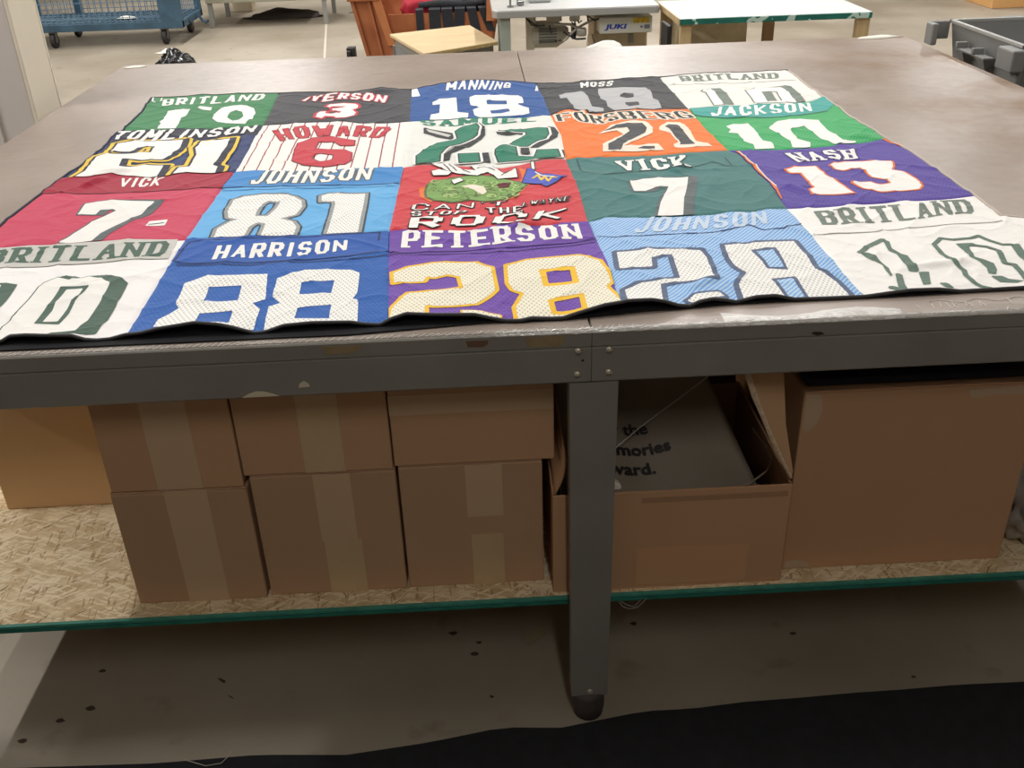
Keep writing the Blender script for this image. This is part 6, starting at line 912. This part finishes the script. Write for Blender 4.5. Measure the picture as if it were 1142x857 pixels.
# plywood topped stand
pw=thing('plywood_stand',(.05,4.6,0),'low stand with pale plywood top and grey steel frame in front of the orange tub','stand')
pts=[(-.405,4.99),(-.168,4.29),(.262,4.59),(.10,5.22)]
obj('plywood_top',MB().prism(pts,2,.572,.59,.002),mat('plywood',(214,192,152),.55,var=.1,scale=3,stretch=(1,8,1),rgb2=(204,178,136)),pw)
obj('edge_band',MB().prism([(-.168,4.285),(.262,4.585),(.258,4.592),(-.172,4.292)],2,.568,.586),mat('ply_edge',(170,148,96),.6,var=.3,scale=60),pw)
ins=[(-.375,4.98),(-.16,4.34),(.235,4.61),(.09,5.16)]
m=MB()
for i in range(4):
    a=Vector(ins[i]+(0,)); b=Vector(ins[(i+1)%4]+(0,)); m.hexa([(a.x,a.y,.52),(b.x,b.y,.52),(b.x,b.y+.02,.52),(a.x,a.y+.02,.52)],[(a.x,a.y,.571),(b.x,b.y,.571),(b.x,b.y+.02,.571),(a.x,a.y+.02,.571)])
obj('frame',m,m_steel,pw)
for x,y in ins: obj('leg',MB().box(x-.018,x+.018,y-.0,y+.036,0,.5195,.003),m_steel,pw)
obj('side_panel',MB().hexa([(-.375,4.97,.1),(-.17,4.36,.1),(-.165,4.37,.1),(-.37,4.98,.1)],[(-.375,4.97,.519),(-.17,4.36,.519),(-.165,4.37,.519),(-.37,4.98,.519)]),mat('grey_sheet',(120,122,124),.5),pw)
# sewing table
st=thing('sewing_table',(.73,4.8,0),'industrial sewing table with worn white top, grey legs and a motor below','sewing table')
m_wt=mat('worn_white_laminate',(206,206,204),.3,var=.05,scale=10); m_gl=mat('sage_grey_steel',(150,158,148),.4,var=.08,scale=10)
pr=[(.258,4.56),(.262,4.5),(1.20,4.545),(1.215,4.58),(1.215,5.16),(.2,5.16),(.2,4.6)]
obj('table_top',MB().prism([(.235,4.60),(.262,4.55),(1.200,4.545),(1.214,4.575),(1.214,5.15),(.235,5.15)],2,.738,.766,.003),m_wt,st)
obj('edge_band',MB().prism([(.232,4.60),(.260,4.546),(1.200,4.541),(1.2175,4.575),(1.211,4.578),(1.200,4.548),(.264,4.553),(.238,4.602)],2,.722,.758,.002),mat('grey_edge_band',(150,150,146),.35),st)
for x,y in ((.277,4.575),(.277,5.05)): obj('leg',MB().box(x,x+.062,y,y+.045,0,.721,.004),m_gl,st)
obj('leg',MB().box(1.155,1.2,5.03,5.07,0,.721,.004),m_gl,st)
mo=obj('motor',MB().lathe([(.03,-.13),(.075,-.125),(.08,-.10),(.08,.03),(.06,.06),(.035,.10)],(.60,4.80,.585),20,0),mat('motor_cream',(188,184,166),.4,var=.1,scale=20),st,smooth=False)
m=MB()
for k in range(6): m.box(.515,.625,4.715,4.728,.545+k*.016,.552+k*.016)
obj('cooling_fins',m,mat('fin_grey',(96,96,92),.5),mo)
obj('pulley',MB().lathe([(.05,-.012),(.05,-.004),(.035,0),(.05,.004),(.05,.012)],(.735,4.80,.60),18,0),mat('pulley_dark',(60,60,60),.4,.5),mo)
m=MB(); m.box(.44,.49,4.74,4.80,.49,.70,.006); m.box(.57,.66,4.77,4.84,.66,.722,.004); m.box(.44,.50,4.735,4.80,.655,.70,.01)
obj('bracket',m,mat('bracket_beige',(198,190,170),.45),st)
m=MB(); rs=random.Random(8)
for k in range(12):
    a=(rs.uniform(.48,.95),rs.uniform(4.66,4.74),rs.uniform(.58,.72)); b=(a[0]+rs.uniform(-.12,.14),a[1],a[2]+rs.uniform(-.05,.05)); m.tube([a,((a[0]+b[0])/2,a[1]-.01,(a[2]+b[2])/2-.02),b],.005,6)
m.tube([(.83,4.66,.60),(.85,4.65,.53),(.80,4.65,.535),(.81,4.66,.60)],.0025,5)
obj('linkage',m,mat('dark_linkage',(52,52,50),.45,.4),st)
m=MB(); m.tube([(.66,4.68,.56),(.74,4.68,.63),(.80,4.68,.66),(.90,4.68,.70)],.008,7); m.tube([(.60,4.69,.66),(.70,4.68,.655),(.78,4.68,.62)],.008,7); m.box(.74,.80,4.66,4.70,.585,.635,.012); m.box(.70,.76,4.68,4.72,.67,.71,.008)
obj('lever_arm',m,mat('steel_lever',(176,172,162),.35,.5),st)
jb=obj('control_box',MB().box(.874,1.19,4.64,4.78,.600,.690,.004),mat('control_cream',(216,214,200),.4),st)
vs,fs=font_mesh('JUKI',.050,.0024,.15); obj('lettering',MB().add([(.912+a*1.3,4.6392,.627+b*.72) for a,b,c in vs],fs),mat('juki_blue',(30,62,168),.5),jb)
obj('warning_sticker',MB().box(1.075,1.172,4.6388,4.6398,.656,.687),mat('yellow_sticker',(232,202,60),.5,var=.25,scale=60,rgb2=(196,160,52)),jb)
obj('small_print',MB().box(1.118,1.134,4.6388,4.6398,.628,.640).box(1.142,1.176,4.6388,4.6398,.622,.645),mat('print_grey',(120,124,140),.6),jb)
obj('oil_pan',MB().lathe([(.0,.0),(.10,.006),(.17,.03),(.20,.06),(.19,.062)][::-1],(.80,4.60,.0),20),m_wt,st)
bpy.data.objects['oil_pan'].name='pedal_pan'
tag(obj('white_fabric_heap',MB(),m_wt) if False else blob('white_fabric_heap',(.86,4.38,.30),(.25,.13,.30),mat('white_cloth_heap',(222,222,216),.8),'','',4,.12),'rounded white cloth heap in front of the sewing table, under the control box','cloth')
bpy.data.objects['white_fabric_heap'].location.z-=0
obj('machine_base',MB().box(.46,.60,4.80,4.95,.767,.80,.01),mat('machine_grey',(170,172,172),.35),st)
obj('thread_stand',MB().cyl((.345,4.66,.767),(.345,4.66,1.15),.006).cyl((.345,4.66,.767),(.345,4.66,.775),.02),mat('chrome_rod',(150,150,150),.25,.8),st)
obj('clamp',MB().box(.385,.43,4.70,4.76,.767,.80,.008).tube([(.39,4.70,.80),(.405,4.69,.82),(.43,4.70,.81)],.006,6),mat('chrome_rod',(150,150,150),.25,.8),st)
# beige drawer cabinet behind control box
dc=thing('beige_cabinet',(1.03,4.97,0),'worn beige metal cabinet standing beneath the sewing table behind the control box','cabinet')
m_bg=mat('beige_worn_metal',(204,190,158),.5,var=.16,scale=9,rgb2=(176,156,120))
obj('body',MB().box(.86,1.19,4.80,5.12,0,.70,.006),m_bg,dc); obj('drawer',MB().box(.87,1.18,4.79,4.7995,.35,.58,.003),m_bg,dc); obj('handle',MB().box(1.07,1.10,4.775,4.789,.52,.57,.003),mat('handle_grey',(150,150,146),.4,.4),dc)
# white table with teal edge
wt=thing('white_work_table',(1.75,4.4,0),'white topped work table with chipped teal painted edge and pale wooden legs','table')
obj('table_top',MB().box(1.237,2.288,4.062,4.74,.738,.760,.0015),mat('bright_white_laminate',(236,238,238),.25,var=.02),wt)
def chipped():
    m=mat('chipped_teal',(30,112,98),.5,var=.2,scale=14,rgb2=(24,96,84)); nt=m.node_tree; L=nt.links; p=nt.nodes['Principled BSDF']; tc=nd(nt,'ShaderNodeTexCoord')
    n=nd(nt,'ShaderNodeTexNoise'); n.inputs['Scale'].default_value=17; n.inputs['Detail'].default_value=1; L.new(tc.outputs['Object'],n.inputs['Vector'])
    mx=nd(nt,'ShaderNodeMix',data_type='RGBA'); L.new(math_node(nt,'GREATER_THAN',n.outputs[0],.60),mx.inputs['Factor']); L.new(p.inputs['Base Color'].links[0].from_socket,mx.inputs['A']); mx.inputs['B'].default_value=lin((176,200,188))+(1,)
    L.new(mx.outputs['Result'],p.inputs['Base Color']); return m
obj('painted_edge',MB().box(1.237,2.288,4.054,4.0618,.728,.757,.001),chipped(),wt)
m_wood=mat('pale_pine',(202,178,136),.6,var=.1,scale=3,stretch=(12,12,1),rgb2=(184,156,112))
obj('side_board',MB().box(1.232,1.2365,4.06,4.74,.725,.757),m_wood,wt)
for x,y,mm in ((1.245,4.07,m_wood),(2.215,4.07,m_wood),(1.80,4.40,mat('brown_leg',(150,120,86),.6)),(1.245,4.64,m_wood)): obj('leg',MB().box(x,x+.06,y,y+.045,0,.7375,.003),mm,wt)
obj('leg',MB().box(2.275,2.287,4.07,4.14,0,.7375,.002),m_wood,wt)
pb=thing('storage_panel',(1.53,4.55,0),'beige cabinet with a small latch standing under the white table','cabinet')
obj('body',MB().box(1.31,1.715,4.45,4.72,0,.70,.005),m_bg,pb); obj('latch',MB().tube([(1.525,4.445,.50),(1.525,4.435,.545),(1.55,4.433,.56),(1.575,4.435,.545),(1.575,4.445,.50)],.005,6),mat('latch_grey',(140,140,136),.4,.4),pb)
tag(obj('black_hose_reel',MB().box(1.20,1.228,4.22,4.40,.0,.70,.004),mat('black_panel',(40,40,40),.6)),'narrow black panel between the sewing table and the white table','panel')
# items right: grey tote on side table
sd=thing('side_stand',(2.15,2.0,0),'low steel stand beside the right edge of the work table','stand')
obj('top',MB().box(1.85,2.5,1.4,2.6,.70,.72,.002),m_steel,sd)
for x,y in ((1.87,1.42),(2.44,1.42),(1.87,2.54),(2.44,2.54)): obj('leg',MB().box(x,x+.04,y,y+.04,0,.6995,.003),m_steel,sd)
tt=thing('grey_tote',(2.2,1.97,.7205),'grey plastic stacking tote with molded handles at the right edge of the work table','tote')
gp_=mat('grey_tote_plastic',(136,136,134),.5,var=.1,scale=8,bump=.06,bscale=60)
a0,a1,b0,b1=1.895,2.45,1.765,2.32; zb,zt2=.722,.985
def rect(x0,x1,y0,y1,z): return [(x0,y0,z),(x1,y0,z),(x1,y1,z),(x0,y1,z)]
i=.045
def loft(m,A,B,th): # four leaning walls between two rectangles
    n=4
    for k in range(4):
        p=[A[k],A[(k+1)%4],B[(k+1)%4],B[k]]; c=Vector(((A[0][0]+A[2][0])/2,(A[0][1]+A[2][1])/2,0))
        q=[]
        for v in p:
            v=Vector(v); d=Vector((c.x-v.x,c.y-v.y,0)); q.append(v+Vector((math.copysign(th,d.x),math.copysign(th,d.y),0)))
        m.hexa(p,q)
m=MB(); loft(m,rect(a0+i,a1-i,b0+i,b1-i,zb),rect(a0+.006,a1-.006,b0+.006,b1-.006,zt2),.006); m.box(a0+i,a1-i,b0+i,b1-i,zb,zb+.006); obj('body',m,gp_,tt)
m=MB()
for (x0_,x1_,y0_,y1_) in ((a0,a0+.014,b0,b1),(a1-.014,a1,b0,b1),(a0,a1,b0,b0+.014),(a0,a1,b1-.014,b1)): m.box(x0_,x1_,y0_,y1_,zt2-.004,zt2+.008,.002)
obj('rim',m,mat('grey_rim',(168,168,164),.4),tt)
m=MB()
# corner lugs
m=MB(); m.box(a0-.075,a0+.0,b1-.012,b1+.006,zt2-.06,zt2+.004,.004); m.box(a0-.085,a0-.06,b1-.055,b1+.006,zt2-.075,zt2+.002,.006); obj('corner_lug',m,gp_,tt); m=MB()
m.box(a0-.045,a0+.002,b0-.02,b0+.085,zt2-.075,zt2-.004,.006); m.box(a0-.005,a0+.012,b0-.0,b0+.05,zb+.02,zt2-.07,.006); obj('corner_lug',m,gp_,tt); m=MB()
m.box(a0+.2,a1-.05,b1+.0,b1+.035,zt2-.03,zt2+.006,.006); obj('rim_lug',m,gp_,tt)
pass
m=MB(); yc=(b0+b1)/2+.015
m.box(a0-.035,a0+.004,yc-.11,yc+.10,zt2-.072,zt2-.064,.002)
for yy in (yc+.10,yc-.06): m.hexa([(a0+.012,yy-.006,zt2-.15),(a0+.014,yy-.006,zt2-.15),(a0+.014,yy+.006,zt2-.15),(a0+.012,yy+.006,zt2-.15)],[(a0-.035,yy-.05,zt2-.071),(a0+.004,yy-.05,zt2-.071),(a0+.004,yy+.01,zt2-.071),(a0-.035,yy+.01,zt2-.071)])
for yy in (yc+.095,yc-.03): m.box(a0-.04,a0+.0,yy-.008,yy+.008,zt2-.064,zt2-.044,.002)
obj('side_handle',m,gp_,tt)
# far right: machinery, box
mm=thing('dark_machine',(5.0,10.4,0),'dark machine base with short legs on the floor at far right','machine')
obj('body',MB().box(4.6,5.7,10.0,10.8,.14,.8,.02),mat('dark_machine',(58,54,54),.6,var=.3,scale=8),mm); obj('tank',MB().lathe([(.10,.0),(.13,.02),(.13,.5),(.08,.55)],(4.95,9.75,.04),18),mat('grey_tank',(120,122,116),.4),mm)
for x in (4.65,5.1,5.6): obj('leg',MB().box(x,x+.07,10.1,10.17,0,.139,.004),m_steel,mm)
tag(obj('orange_box',MB().box(5.42,6.1,8.85,9.5,0,.6,.006).box(5.43,6.09,8.86,9.49,.6,.606,.002),mat('peach_cardboard',(216,166,106),.7,var=.06)),'peach orange carton standing on the floor at the far right edge','cardboard box')
tag(obj('purple_mat',MB().prism([(4.2,10.2),(4.0,11.4),(4.55,11.4),(4.55,10.0)],2,0,.01),mat('purple_grey_mat',(96,82,86),.8)),'dull purple mat on the floor beside the dark machine','mat')
